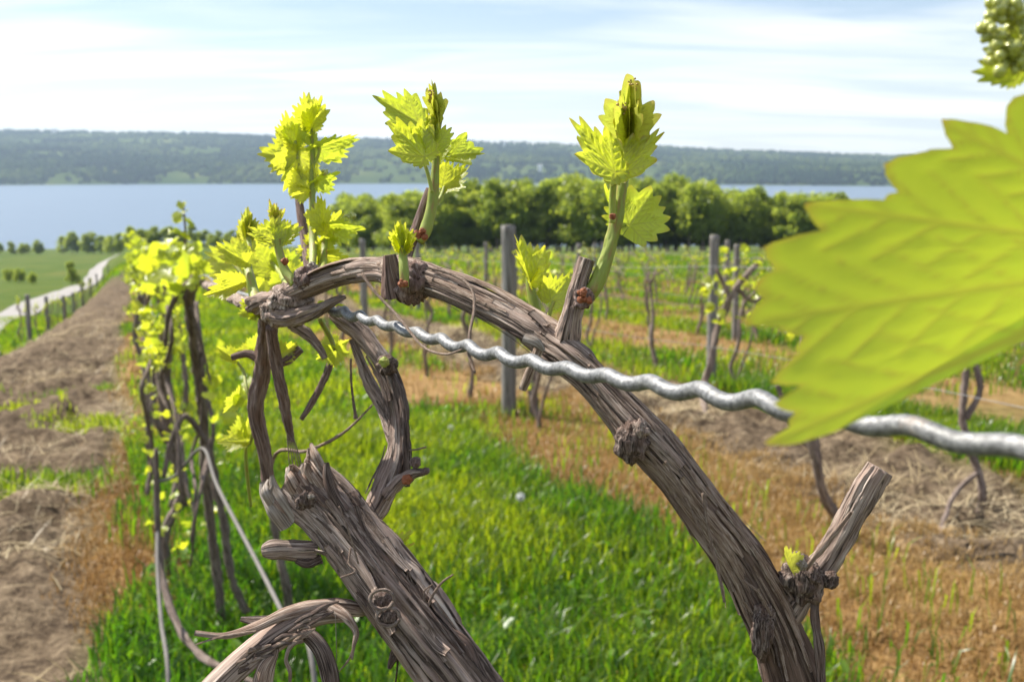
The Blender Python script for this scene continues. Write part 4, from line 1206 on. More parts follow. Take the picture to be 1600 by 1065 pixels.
# forked stub on the right
g = Geo(); ptube(g, [(1216, 960, .362, 66), (1258, 912, .360, 52), (1292, 872, .358, 46), (1318, 830, .357, 45), (1338, 792, .356, 48), (1352, 768, .355, 48), (1375, 732, .354, 44)], 64, 160, rough=.18, fib=9, seed=44, lump=.04)
stub = obj('spur', g.mesh('spur'), M['bark'], vineA); stub['label'] = 'bare sawn spur forking up from the trunk'
knob(stub, 1298, 905, .352, 14, 9, 'bark_old')
knob(stub, 1268, 900, .350, 17, 12, 'bark_old')
g = Geo(); pribbon(g, [(1276, 925, .352, 14), (1273, 960, .352, 13), (1280, 1010, .352, 15), (1284, 1075, .352, 13)], n=50, seed=5, curl=.5)
obj('bark_strip', g.mesh('bark_strip'), M['bark_old'], stub)
g = Geo(); pribbon(g, [(1330, 800, .342, 7), (1300, 838, .342, 9), (1275, 868, .343, 10), (1258, 890, .345, 8)], n=50, seed=6, curl=.5)
obj('bark_strip', g.mesh('bark_strip'), M['strip'], stub)
leaf(vineA, (1238, 890), (1216, 850), .345, 40, .7, .6, .5, mat='budleaf', label='tiny crumpled leaf in the fork of the trunk')
knob(vineA, 1252, 880, .345, 9, 19, 'end')

# hanging fibres on the trunk
for rows in [[(1098, 770, .335, 5), (1108, 830, .336, 5), (1122, 890, .337, 5), (1132, 940, .338, 4)], [(1040, 720, .335, 4), (1072, 780, .336, 4), (1105, 850, .338, 4), (1120, 872, .34, 3)],
             [(1205, 960, .345, 5), (1185, 925, .342, 5), (1160, 905, .342, 3)]]:
    g = Geo(); ptube(g, rows, 8, 40); obj('bark_fibre', g.mesh('bark_fibre'), M['strip'], trunkA)
g = Geo(); pribbon(g, [(842, 545, .352, 14), (833, 568, .352, 15), (824, 590, .353, 15), (816, 609, .354, 12)], n=30, seed=15, curl=.6); obj('bark_strip', g.mesh('bark_strip'), M['strip'], trunkA)
g = Geo(); pribbon(g, [(818, 528, .352, 20), (838, 535, .350, 16), (850, 548, .350, 8)], n=30, seed=16, curl=.4); obj('bark_strip', g.mesh('bark_strip'), M['end'], trunkA)
g = Geo(); pribbon(g, [(895, 522, .362, 16), (850, 497, .372, 22), (790, 462, .382, 18), (735, 436, .388, 14), (690, 420, .396, 8)], CU, n=70, seed=17, curl=.7); obj('bark_strip', g.mesh('bark_strip'), M['strip'], trunkA)
g = Geo(); pribbon(g, [(590, 405, .425, 10), (545, 408, .434, 14), (505, 420, .444, 14), (478, 432, .452, 9)], CU, n=60, seed=18, curl=.7); obj('bark_strip', g.mesh('bark_strip'), M['strip'], trunkA)
# dry tendrils
for rows in [[(566, 428, .405, 6), (585, 455, .40, 5), (620, 492, .39, 5), (660, 540, .37, 4), (695, 553, .35, 4), (722, 546, .34, 3)],
             [(668, 418, .385, 4), (705, 428, .380, 5), (735, 448, .372, 5), (741, 480, .365, 5), (734, 520, .355, 5), (733, 555, .35, 4), (742, 582, .345, 4)]]:
    g = Geo(); ptube(g, rows, 8, 70); obj('tendril', g.mesh('tendril'), M['strip'], vineA)

# knotted head where the cordon ends
knob(vineA, 452, 468, .470, 30, 21, 'bark', (1.2, 1, .8))
knob(vineA, 432, 490, .475, 24, 22, 'bark', (1.1, 1, .9))
knob(vineA, 480, 436, .455, 20, 23, 'cane')
knob(vineA, 488, 418, .455, 9, 24, 'end')
g = Geo(); ptube(g, [(430, 492, .47, 26), (455, 496, .465, 30), (490, 486, .46, 24), (515, 474, .455, 16), (540, 463, .455, 8)], 40, 70, rough=.25, seed=25); obj('cane', g.mesh('cane'), M['bark'], vineA)
g = Geo(); ptube(g, [(395, 476, .50, 30), (420, 468, .48, 34), (455, 470, .47, 40)], 32, 40, rough=.3, seed=26, lump=.2); obj('cane', g.mesh('cane'), M['bark'], vineA)
g = Geo(); ptube(g, [(418, 486, .5, 26), (415, 530, .53, 28), (408, 590, .55, 26), (400, 640, .56, 25), (412, 700, .57, 22), (420, 770, .58, 20)], 32, 120, rough=.16, seed=27, lump=.08); obj('cane', g.mesh('cane'), M['cane'], vineA)
g = Geo(); ptube(g, [(424, 510, .5, 18), (430, 560, .51, 19), (442, 620, .52, 18), (452, 672, .53, 13), (458, 690, .53, 5)], 24, 90, rough=.16, seed=28); obj('cane', g.mesh('cane'), M['cane'], vineA)
g = Geo(); ptube(g, [(455, 505, .49, 20), (480, 522, .49, 18), (500, 545, .49, 13), (508, 560, .49, 9)], 24, 60, rough=.2, seed=29); obj('cane', g.mesh('cane'), M['bark'], vineA)
g = Geo(); ptube(g, [(522, 555, .53, 13), (505, 595, .53, 11), (485, 632, .53, 11), (471, 655, .53, 8)], 20, 60, rough=.15, seed=30); obj('cane', g.mesh('cane'), M['cane'], vineA)
g = Geo(); ptube(g, [(408, 560, .55, 16), (385, 552, .55, 13), (362, 558, .55, 11)], 16, 30, rough=.2, seed=31); obj('cane', g.mesh('cane'), M['cane'], vineA)
g = Geo(); ptube(g, [(425, 570, .53, 18), (450, 562, .53, 15), (470, 545, .53, 13)], 16, 30, rough=.2, seed=32); obj('cane', g.mesh('cane'), M['cane'], vineA)
g = Geo(); ptube(g, [(418, 775, .6, 6), (432, 708, .58, 6), (480, 704, .56, 6), (530, 680, .55, 5), (560, 655, .55, 4), (582, 632, .55, 3)], 10, 80, rough=.2, seed=33); obj('tendril', g.mesh('tendril'), M['strip'], vineA)
g = Geo(); ptube(g, [(548, 560, .53, 4), (549, 600, .53, 4), (554, 640, .53, 5), (556, 654, .53, 8)], 10, 40, rough=.2, seed=34); obj('tendril', g.mesh('tendril'), M['cane'], vineA)
for k in range(5):
    g = Geo(); ptube(g, [(448 + k, 668, .53, 3), (450 + k * 3, 695, .53, 2.5), (452 + k * 6, 725 + k * 4, .53, 1.5)], 6, 20); obj('bark_fibre', g.mesh('bark_fibre'), M['strip'], vineA)
g = Geo(); ptube(g, [(402, 478, .51, 22), (375, 470, .62, 20), (345, 452, .85, 16), (322, 446, 1.15, 12)], 24, 60, rough=.25, seed=35, lump=.2); obj('cane', g.mesh('cane'), M['bark'], vineA)

# ---- shoots on the cordon
def scales(parent, px, py, d, n, r_, seed):
    rg = random.Random(seed)
    for k in range(n):
        knob(parent, px + rg.uniform(-r_, r_), py + rg.uniform(-r_, r_), d - .004, rg.uniform(3, 6), seed + k, 'scale', name='bud_scale')
def florets(parent, px, py, d, n, rx, ry, seed, mat='floret', sz=(2, 4)):
    rg = np.random.default_rng(seed); g = Geo()
    for _ in range(n):
        u = rg.normal(size=3); u /= np.linalg.norm(u); q = rg.random() ** .4
        c = P(px + u[0] * rx * q, py + u[1] * ry * q, d + u[2] * rx * q * d / F); s_ = rg.uniform(*sz) * d / F
        g.add(ICO * s_ + c, None, ICF, bark=np.zeros((12, 3)))
    o = obj('flower_cluster', g.mesh('flower_cluster'), M[mat], parent); o['kind'] = 'stuff'; return o

# A1: tall shoot on the sawn spur
g = Geo(); ptube(g, [(884, 530, .364, 50), (890, 502, .362, 38), (898, 468, .362, 36), (906, 436, .361, 29), (917, 404, .360, 30)], 48, 90, rough=.2, fib=9, seed=61, lump=.04)
spur1 = obj('spur', g.mesh('spur'), M['bark'], vineA); spur1['label'] = 'sawn-off grey spur carrying the tallest shoot'
knob(spur1, 912, 465, .358, 17, 62, 'cane')
sh = stem(vineA, [(914, 468, .360, 19), (930, 446, .360, 24), (947, 405, .360, 22), (959, 360, .360, 21), (964, 340, .360, 23), (968, 315, .360, 19), (973, 285, .360, 17), (980, 245, .360, 13), (985, 205, .360, 10)], n=90, nseg=28, rough=.16)
sh['label'] = 'thick green shoot with a furled bud on top'
scales(sh, 912, 462, .352, 7, 9, 63); scales(sh, 958, 338, .350, 2, 3, 73)
stem(sh, [(957, 348, .355, 11), (957, 310, .353, 11), (960, 275, .350, 10), (965, 262, .35, 7)], 'leaf_stalk', 'petiole')
stem(sh, [(962, 360, .363, 8), (972, 352, .366, 8), (978, 352, .367, 6)], 'leaf_stalk', 'petiole')
leaf(sh, (984, 352), (1022, 296), .366, -8, 1.0, .10, .12, tip=.5, lob=.5, teeth=18, back=.72, label='flat round toothed leaf glowing in the sun')
leaf(sh, (961, 270), (892, 184), .348, 12, .46, .15, .15, tip=.6, pleat=.05, teeth=18, label='longer wing of the folded leaf pair at the shoot top')
leaf(sh, (966, 271), (1037, 205), .350, -12, .46, .15, .15, tip=.6, pleat=.04, teeth=18)
leaf(sh, (976, 245), (948, 168), .364, 25, .5, .4, .1, tip=.4, teeth=14, pleat=.06, back=.3)
leaf(sh, (960, 335), (930, 292), .362, 50, .7, .7, .6, tip=.3)
for b, tp, rl, W_, fo_, cu in [((982, 232), (972, 112), 30, .42, 1.1, .4), ((984, 230), (1000, 116), -35, .40, 1.1, .3), ((980, 228), (956, 158), 55, .42, .9, .3), ((987, 226), (1006, 150), -60, .36, 1.0, .2), ((984, 215), (990, 128), 5, .45, 1.2, .2), ((978, 215), (962, 142), 20, .5, .9, .3)]:
    leaf(sh, b, tp, .358, rl, W_ * .8, fo_, cu, mat='budleaf', tip=.45, pleat=.06, teeth=14, back=.3)
florets(sh, 971, 168, .350, 40, 8, 13, 64, 'floret_brown', (1.6, 3))
florets(sh, 990, 132, .352, 26, 14, 10, 65, 'floret_brown', (1.2, 2.2))

# A2: pair of young leaves behind the spur
sh = stem(vineA, [(842, 515, .385, 16), (836, 480, .387, 18), (830, 452, .388, 16), (826, 430, .388, 10)], n=30, nseg=16)
leaf(sh, (828, 440), (806, 366), .386, 30, .72, .75, -.15, tip=.6, pleat=.06, label='half-folded pleated young leaf')
leaf(sh, (832, 442), (854, 402), .389, -55, .8, .6, .2, tip=.4, pleat=.05)
stem(sh, [(856, 502, .379, 7), (860, 485, .379, 7), (866, 470, .379, 6)], 'leaf_stalk', 'petiole')
leaf(sh, (860, 470), (896, 428), .380, -8, .85, .35, .1, tip=.3)
leaf(sh, (850, 468), (842, 440), .384, 20, .8, .6, .2, tip=.3)

# A3: squat bud on a cut stub
g = Geo(); ptube(g, [(622, 458, .402, 50), (614, 430, .399, 34), (609, 398, .398, 20)], 36, 50, rough=.16, seed=71); o = obj('spur', g.mesh('spur'), M['cane'], vineA)
sh = stem(vineA, [(632, 448, .388, 14), (631, 420, .389, 16), (629, 392, .392, 13), (627, 378, .394, 9)], n=30, nseg=16)
for b, tp, rl, W_, fo_ in [((628, 392), (613, 346), 35, .75, .8), ((630, 390), (636, 348), -30, .7, .8), ((633, 398), (652, 372), -45, .8, .6), ((628, 388), (624, 344), 0, .8, .7)]:
    leaf(sh, b, tp, .392, rl, W_, fo_, .1, mat='leaf', tip=.5, pleat=.06)
scales(sh, 628, 440, .382, 3, 10, 75)

# A4: shoot with flag-like leaves beside a grey cane
g = Geo(); ptube(g, [(628, 436, .418, 18), (638, 392, .425, 18), (652, 352, .43, 17), (664, 318, .432, 16), (672, 296, .433, 14)], 24, 60, rough=.06, seed=81); obj('cane', g.mesh('cane'), M['cane'], vineA)
sh = stem(vineA, [(655, 378, .426, 14), (664, 362, .427, 20), (674, 325, .428, 17), (678, 296, .428, 17), (680, 270, .428, 13), (682, 235, .428, 11), (683, 205, .428, 9), (684, 175, .428, 7)], n=60, nseg=20, rough=.08)
scales(sh, 657, 366, .420, 6, 7, 82)
stem(sh, [(675, 300, .424, 6), (668, 270, .424, 6), (660, 247, .424, 5)], 'leaf_stalk', 'petiole')
stem(sh, [(682, 320, .43, 6), (690, 305, .432, 6), (694, 292, .434, 5)], 'leaf_stalk', 'petiole')
leaf(sh, (656, 194), (584, 150), .426, 20, .58, .2, .25, tip=.2, teeth=18, label='flag-like pale leaf pointing away from the shoot')
leaf(sh, (664, 246), (606, 190), .420, 18, .75, .3, .2, tip=.3, teeth=18, pleat=.05)
leaf(sh, (704, 244), (758, 235), .432, -35, .8, .4, -.2, tip=.2, teeth=16)
leaf(sh, (692, 292), (738, 262), .436, -30, .9, .45, .3, tip=.1)
leaf(sh, (682, 250), (700, 208), .432, -30, .9, .4, .2, tip=.2)
leaf(sh, (676, 235), (668, 178), .424, 25, .85, .5, .1, tip=.4)
for b, tp, rl, W_, fo_ in [((684, 218), (683, 160), -10, .45, 1.1), ((686, 220), (697, 166), -45, .4, 1.1), ((682, 190), (672, 128), 20, .45, 1.1), ((678, 185), (660, 140), 40, .55, .9), ((682, 182), (678, 124), -20, .4, 1.1)]:
    leaf(sh, b, tp, .428, rl, W_ * .85, fo_, .2, mat='budleaf', tip=.45, pleat=.05, teeth=14, back=.3)
florets(sh, 674, 150, .424, 30, 6, 12, 83, 'floret_brown', (1.5, 2.6))

# A5: tallest group at the head
g = Geo(); ptube(g, [(485, 445, .50, 14), (478, 385, .53, 15), (471, 340, .54, 14), (467, 312, .545, 12)], 20, 60, rough=.06, seed=91); obj('cane', g.mesh('cane'), M['cane'], vineA)
sh = stem(vineA, [(488, 425, .50, 11), (489, 380, .52, 13), (488, 320, .53, 11), (488, 270, .53, 9), (488, 225, .53, 7), (486, 200, .53, 5)], n=60, nseg=16)
stem(sh, [(470, 280, .53, 6), (464, 245, .53, 5), (462, 220, .53, 5)], 'leaf_stalk', 'petiole')
stem(sh, [(488, 262, .53, 5), (498, 240, .53, 5), (497, 226, .53, 4)], 'leaf_stalk', 'petiole')
for b, tp, rl, W_, fo_, cu, tpa in [((484, 200), (476, 144), 15, .85, .5, .1, .3), ((488, 200), (510, 150), -30, .6, .9, .2, .7), ((458, 228), (440, 176), 30, .85, .35, .2, .3), ((462, 226), (470, 180), -20, .8, .5, .2, .2),
                                  ((460, 246), (402, 240), 20, .85, .25, .2, .3), ((466, 240), (448, 306), -15, .9, .3, .2, .2), ((492, 232), (562, 208), 35, .55, .35, .1, .2), ((490, 226), (474, 204), 10, .8, .5, .1, .2),
                                  ((484, 292), (456, 262), 10, 1.0, .4, .2, .2), ((488, 286), (530, 262), 40, .7, .5, .2, .1), ((480, 300), (452, 308), 0, .8, .4, .2, .1)]:
    leaf(sh, b, tp, .53, rl, W_, fo_, cu, tip=tpa, pleat=.05)
florets(sh, 508, 268, .525, 14, 4, 4, 92)

# A6: front fan leaf on a curved stalk
sh = stem(vineA, [(462, 444, .462, 18), (446, 424, .465, 15), (437, 396, .467, 13), (433, 374, .467, 14)], n=40, nseg=16)
scales(sh, 444, 408, .46, 1, 2, 95)
leaf(sh, (432, 378), (428, 336), .466, 0, 1.45, .25, -.3, tip=.5, pleat=.08, label='pleated fan-shaped leaf on a curved stalk')
leaf(sh, (428, 376), (404, 350), .468, 20, .9, .5, .1, tip=.5)
leaf(sh, (438, 376), (456, 344), .468, -25, .9, .5, .1, tip=.5)
for b, tp, rl in [((428, 352), (418, 312), 20), ((432, 350), (432, 316), -10), ((436, 352), (448, 326), -30), ((430, 350), (424, 326), 0)]:
    leaf(sh, b, tp, .475, rl, .6, .9, .2, mat='budleaf', tip=1.0, pleat=.05)

# A7: shoots on the left of the head
sh = stem(vineA, [(408, 488, .50, 22), (398, 462, .52, 18), (390, 430, .53, 15), (385, 408, .54, 11)], n=40, nseg=16)
for b, tp, d_, rl, W_, fo_, mt in [((386, 410), (336, 384), .53, 25, .7, .4, 'leaf'), ((388, 408), (396, 392), .525, 0, 1.2, .3, 'leaf'), ((386, 372), (384, 322), .56, 10, .62, .8, 'budleaf'), ((388, 372), (396, 330), .56, -30, .5, .9, 'budleaf'),
                                 ((384, 372), (374, 330), .56, 35, .5, .9, 'budleaf'), ((384, 398), (364, 356), .57, 40, .6, .6, 'budleaf'), ((382, 392), (370, 366), .57, 10, .7, .7, 'budleaf'),
                                 ((378, 442), (322, 464), .53, 20, .6, .5, 'leaf'), ((398, 488), (376, 468), .50, 0, 1.0, .4, 'leaf'), ((400, 490), (388, 500), .50, 10, .9, .4, 'leaf')]:
    leaf(sh, b, tp, d_, rl, W_, fo_, .2, mat=mt, tip=.5, pleat=.05)
stem(sh, [(392, 450, .53, 8), (375, 424, .535, 7), (358, 404, .54, 6)], 'leaf_stalk', 'petiole')
stem(sh, [(389, 430, .53, 12), (388, 400, .54, 11), (388, 365, .56, 8)], 'shoot_tip', 'stem')
# leaves behind the head, on a shoot hidden by them
sh = stem(vineA, [(452, 455, .50, 10), (440, 430, .58, 9), (425, 410, .60, 7), (410, 385, .61, 5)], n=30, nseg=12)
for b, tp, d_, rl, W_ in [((424, 422), (398, 378), .60, 10, 1.0), ((436, 425), (470, 395), .60, -15, 1.0), ((420, 432), (372, 420), .61, 15, .9), ((440, 440), (418, 446), .58, 0, 1.3), ((450, 428), (452, 390), .61, 5, 1.1),
                          ((410, 424), (376, 398), .63, 20, 1.0), ((398, 430), (345, 434), .62, 25, .8), ((446, 436), (480, 422), .59, -10, 1.0), ((406, 405), (340, 398), .66, 20, .8), ((398, 414), (330, 410), .68, 10, .8),
                          ((412, 440), (396, 462), .60, 0, 1.0), ((382, 420), (322, 392), .72, 15, .9)]:
    leaf(sh, b, tp, d_, rl, W_, .25, .2, tip=.15)
# right-hand side of the head group
sh = stem(vineA, [(500, 438, .49, 11), (506, 405, .52, 11), (507, 370, .53, 9), (508, 345, .53, 6)], n=30, nseg=12)
for b, tp, d_, rl, W_, fo_, mt in [((506, 360), (504, 302), .525, -20, .65, .6, 'leaf'), ((508, 352), (574, 348), .53, 40, .6, .4, 'leaf'), ((512, 360), (538, 330), .535, -20, .8, .4, 'leaf'), ((508, 400), (556, 404), .53, 25, .6, .3, 'leaf'),
                                 ((500, 398), (476, 366), .53, 10, .9, .4, 'leaf'), ((494, 388), (462, 392), .535, 0, 1.0, .3, 'leaf'), ((490, 415), (480, 386), .52, 0, .5, .8, 'budleaf'), ((496, 410), (498, 374), .52, -20, .6, .7, 'leaf'),
                                 ((510, 415), (546, 425), .535, 15, .7, .3, 'leaf'), ((474, 376), (470, 326), .55, 60, .5, .6, 'leaf'), ((504, 384), (530, 372), .53, 0, .9, .4, 'leaf')]:
    leaf(sh, b, tp, d_, rl, W_, fo_, .2, mat=mt, tip=.3, pleat=.045)
florets(sh, 548, 337, .52, 12, 8, 4, 96)
# leaves hanging under the head
sh = stem(vineA, [(500, 500, .50, 8), (515, 525, .51, 8), (524, 548, .51, 6)], n=24, nseg=12)
for b, tp, d_, rl, W_ in [((522, 548), (494, 562), .51, 0, .9), ((524, 548), (548, 552), .51, 10, .9), ((520, 540), (508, 516), .52, 0, .9), ((526, 552), (524, 576), .50, 0, .9), ((528, 540), (546, 530), .52, 20, .7), ((504, 470), (545, 476), .50, 40, .5)]:
    leaf(sh, b, tp, d_, rl, W_, .5, .2, tip=.2)
sh = stem(vineA, [(400, 640, .56, 7), (386, 610, .56, 6), (380, 580, .57, 5), (366, 560, .57, 4)], n=24, nseg=10)
for b, tp, d_, rl, W_ in [((368, 562), (338, 542), .56, 10, .6), ((392, 550), (366, 548), .56, 20, .7), ((398, 545), (404, 518), .56, -10, .8), ((395, 548), (384, 536), .57, 0, 1.0), ((436, 556), (466, 534), .53, 0, .8), ((374, 622), (350, 646), .60, 10, .6), ((372, 630), (376, 598), .60, 0, .6),
                          ((384, 690), (338, 692), .60, 25, .75), ((382, 680), (374, 644), .60, -30, .6), ((385, 678), (390, 642), .60, 20, .6)]:
    leaf(sh, b, tp, d_, rl, W_, .45, .2, tip=.2)
stem(sh, [(398, 650, .57, 5), (392, 690, .60, 5), (384, 700, .60, 5), (386, 740, .62, 6), (392, 790, .64, 5)], 'shoot_tip', 'stem')

# ------------------------------------------------------------------ crimped wire
def crimped():
    p0, p1 = P(1690, 742, .163), P(505, 487, .478)
    p0 = p0 + (p0 - p1) * .25
    c = []; d = p1 - p0; L = np.linalg.norm(d); d /= L
    s1 = np.cross(d, [0, 0, 1]); s1 /= np.linalg.norm(s1); s2 = np.cross(s1, d)
    n = int(L / .0205 * 10)
    for k in range(n + 1):
        l = L * k / n; a = 2 * math.pi * l / .0205 + .5 * math.sin(l * 31)
        am = .00085 * (1 + .25 * math.sin(l * 47))
        c.append([*(p0 + d * l + s2 * am * math.cos(a) + s1 * am * .7 * math.sin(a) + s2 * .002 * math.sin(l * 17)), .0021])
    # on past the head, along the row
    prev = np.array(c[-1][:3]); nf = len(c)
    for x_, y_, d_ in ((460, 478, .54), (400, 466, .72), (345, 449, 1.3), (305, 436, 2.7)): c.append([*P(x_, y_, d_), .0019])
    for t in (4.5, 6.5, 9, 13, 18, 25, 35, 50):
        x_, y_ = ts2xy(t, .05); c.append([x_, y_, float(gz_base(t, 0)) + 1.30, .0019])
    g = Geo(); tube(g, c[:nf], 18, 1400); tube(g, c[nf - 1:], 8, 160)
    o = obj('trellis_wire', g.mesh('trellis_wire'), M['wire'])
    tag(o, 'thick crimped grey wire running in front of the arched cordon', 'wire')
crimped()

# ------------------------------------------------------------------ foreground vine: broken trunk
B_ROWS = [(752, 1120, .420, 115), (704, 1050, .424, 110), (660, 990, .428, 108), (612, 925, .433, 106), (566, 862, .438, 101), (522, 806, .443, 97), (485, 770, .447, 95), (462, 752, .449, 81)]
baseB, lowB = to_ground(B_ROWS, .10, .02)
vineB = thing('grapevine', tuple(baseB), 'thick grapevine trunk broken off with a splintered top and shredding bark', 'grapevine')
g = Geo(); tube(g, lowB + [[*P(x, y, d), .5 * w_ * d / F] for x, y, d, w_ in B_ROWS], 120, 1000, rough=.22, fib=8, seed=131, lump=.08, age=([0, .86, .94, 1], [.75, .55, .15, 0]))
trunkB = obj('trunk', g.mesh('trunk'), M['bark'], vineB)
surf_strips(trunkB, B_ROWS[1:], 22, 133, (6, 18), .12, (300, 800), (-1.3, 1.3), 'bark')
surf_strips(trunkB, B_ROWS[1:], 10, 134, (4, 10), .2, (200, 500), (-1.3, 1.3), 'bark_old')
surf_strips(trunkB, B_ROWS[1:], 12, 235, (14, 28), .4, (120, 360), (-1.2, 1.2), 'bark')
surf_strips(trunkB, B_ROWS[1:], 44, 233, (1.6, 4), .3, (120, 500), (-1.4, 1.4))
surf_strips(trunkB, B_ROWS[1:], 24, 234, (3, 7), .3, (120, 500), (-1.4, 1.4), 'bark_old')
# splintered top
rg = np.random.default_rng(135)
for k in range(17):
    a = rg.uniform(-1, 1); bx, by = 462 + a * 42 + rg.uniform(-6, 6), 768 - a * 34 + rg.uniform(-8, 8)
    ln = rg.uniform(22, 46); w_ = rg.uniform(9, 24)
    g = Geo(); pribbon(g, [(bx + 20, by + 28, .437, w_), (bx, by, .435, w_), (bx - ln * .30, by - ln * .55, .435 + rg.uniform(-.004, .01), w_ * .8), (bx - ln * .35 + rg.uniform(-8, 8), by - ln, .435 + rg.uniform(-.004, .012), w_ * .3)], n=24, seed=140 + k, curl=.6, thick=.35)
    obj('splinter', g.mesh('splinter'), M['strip'] if k % 3 else M['end'], trunkB)
g = Geo(); pribbon(g, [(536, 800, .43, 20), (520, 770, .43, 18), (512, 745, .43, 15), (510, 722, .43, 8)], n=34, seed=160, curl=.8, thick=.4); obj('splinter', g.mesh('splinter'), M['bark_old'], trunkB)
knob(trunkB, 478, 782, .424, 15, 161, 'bark_old', (1, .6, 1), 'knot', .8)
knob(trunkB, 486, 776, .421, 5, 169, 'end')
knob(trunkB, 598, 938, .408, 17, 162, 'bark_old', (1, .6, .9), 'knot', .35)
knob(trunkB, 606, 962, .405, 17, 163, 'bark_old', (1, .6, .8), 'knot', .35)
for (kx, ky, kr) in [(597, 936, 19), (607, 963, 18)]:
    g = Geo(); cpts = [(kx + kr * math.cos(a), ky + kr * .8 * math.sin(a), .403, 6) for a in np.linspace(.3, 2 * math.pi + .1, 10)]
    ptube(g, cpts, 10, 60, rough=.3, seed=int(kx)); obj('bark_ridge', g.mesh('bark_ridge'), M['bark'], trunkB)
# stub on the left
g = Geo(); ptube(g, [(490, 862, .437, 34), (462, 860, .433, 34), (440, 858, .43, 30), (424, 858, .428, 31), (411, 860, .428, 20)], 36, 60, rough=.12, seed=164, lump=.05); st_ = obj('spur', g.mesh('spur'), M['bark'], vineB); st_['label'] = 'short rounded side stub'
g = Geo(); ptube(g, [(500, 872, .436, 20), (478, 880, .432, 16), (462, 876, .43, 9)], 20, 30, rough=.3, seed=165); obj('bark_flake', g.mesh('bark_flake'), M['bark_old'], trunkB)
# branch that climbs behind to the wire
g = Geo(); ptube(g, [(560, 822, .450, 35), (584, 795, .455, 39), (602, 760, .46, 39), (618, 720, .465, 35), (622, 680, .47, 30), (620, 640, .475, 29), (610, 595, .48, 30), (588, 552, .485, 29), (562, 520, .49, 32), (538, 500, .492, 34), (522, 488, .494, 27)], 72, 320, rough=.16, fib=6, seed=171, lump=.10)
br = obj('branch', g.mesh('branch'), M['bark'], vineB)
g = Geo(); ptube(g, [(625, 712, .47, 24), (600, 640, .487, 22), (578, 600, .492, 20), (562, 560, .494, 14), (550, 530, .495, 10)], 32, 110, rough=.2, seed=172); obj('cane', g.mesh('cane'), M['bark'], br)
g = Geo(); ptube(g, [(636, 760, .46, 16), (634, 690, .462, 22), (628, 620, .47, 18), (606, 570, .478, 8)], 24, 90, rough=.25, seed=173, flat=.6); obj('bark_strip', g.mesh('bark_strip'), M['bark_old'], br)
surf_strips(br, [(584, 795, .455, 52), (602, 760, .46, 54), (618, 720, .465, 50), (622, 680, .47, 44), (620, 640, .475, 42), (610, 595, .48, 40), (588, 552, .485, 42)], 9, 175, (5, 10), .25, (150, 380), (-1.3, 1.2), 'bark_old')
knob(br, 606, 570, .474, 15, 176, 'bark_old'); knob(br, 600, 566, .468, 8, 177, 'budleaf' if False else 'petiole', name='bud')
g = Geo(); ptube(g, [(604, 775, .452, 20), (625, 752, .45, 24), (645, 738, .448, 18), (660, 736, .447, 12), (670, 734, .446, 9)], 28, 60, rough=.3, seed=178, lump=.2); sp_ = obj('spur', g.mesh('spur'), M['bark'], br)
knob(br, 649, 722, .445, 9, 179, 'cane', name='bud'); knob(br, 636, 748, .445, 8, 180, 'scale', name='bud'); knob(br, 664, 736, .445, 6, 181, 'cane', name='bud')
g = Geo(); ptube(g, [(632, 703, .46, 3), (650, 702, .46, 3), (666, 698, .46, 3)], 8, 20); obj('tendril', g.mesh('tendril'), M['strip'], br)
g = Geo(); ptube(g, [(548, 770, .44, 22), (558, 790, .438, 24), (566, 815, .438, 16), (580, 840, .436, 10)], 24, 50, rough=.35, seed=182, lump=.2); obj('bark_flake', g.mesh('bark_flake'), M['bark_old'], trunkB)
# hanging and lifted bark on the right edge
g = Geo(); pribbon(g, [(556, 790, .43, 9), (572, 832, .428, 9), (606, 878, .424, 9), (648, 930, .42, 10), (690, 980, .416, 9), (722, 1020, .414, 8)], n=80, seed=183, curl=.6, thick=.4); obj('bark_strip', g.mesh('bark_strip'), M['bark_old'], trunkB)
g = Geo(); pribbon(g, [(662, 950, .425, 16), (692, 985, .422, 26), (722, 1008, .42, 30), (742, 1045, .418, 26), (770, 1090, .415, 20)], n=60, seed=184, curl=.5, thick=.2); obj('bark_strip', g.mesh('bark_strip'), M['bark_old'], trunkB)
for rows in [[(668, 948, .42, 5), (676, 930, .42, 4), (690, 910, .418, 4), (708, 897, .417, 3)], [(668, 948, .42, 3), (662, 925, .42, 2.5), (676, 912, .418, 2)], [(640, 936, .42, 3), (660, 938, .42, 2), (672, 916, .42, 2)],
             [(640, 922, .425, 3), (636, 890, .427, 2.5), (645, 912, .425, 2)], [(625, 905, .428, 3), (622, 880, .43, 2), (636, 905, .426, 2)],
             [(548, 856, .405, 4), (545, 880, .402, 3), (555, 892, .40, 3), (532, 902, .40, 3)], [(530, 790, .40, 3), (545, 830, .40, 3), (560, 880, .402, 3)]]:
    g = Geo(); ptube(g, rows, 8, 30); obj('bark_fibre', g.mesh('bark_fibre'), M['strip'], trunkB)
rgq = np.random.default_rng(190)
for k in range(10):
    x0, y0 = 628 + k * 4.2, 905 + k * 5
    g = Geo(); ptube(g, [(x0, y0 + 16, .43, 4), (x0 + 6, y0, .431, 3), (x0 + 4 + rgq.uniform(-6, 12), y0 - rgq.uniform(10, 30), .431, 1.5)], 6, 16); obj('bark_fibre', g.mesh('bark_fibre'), M['bark_old'], trunkB)
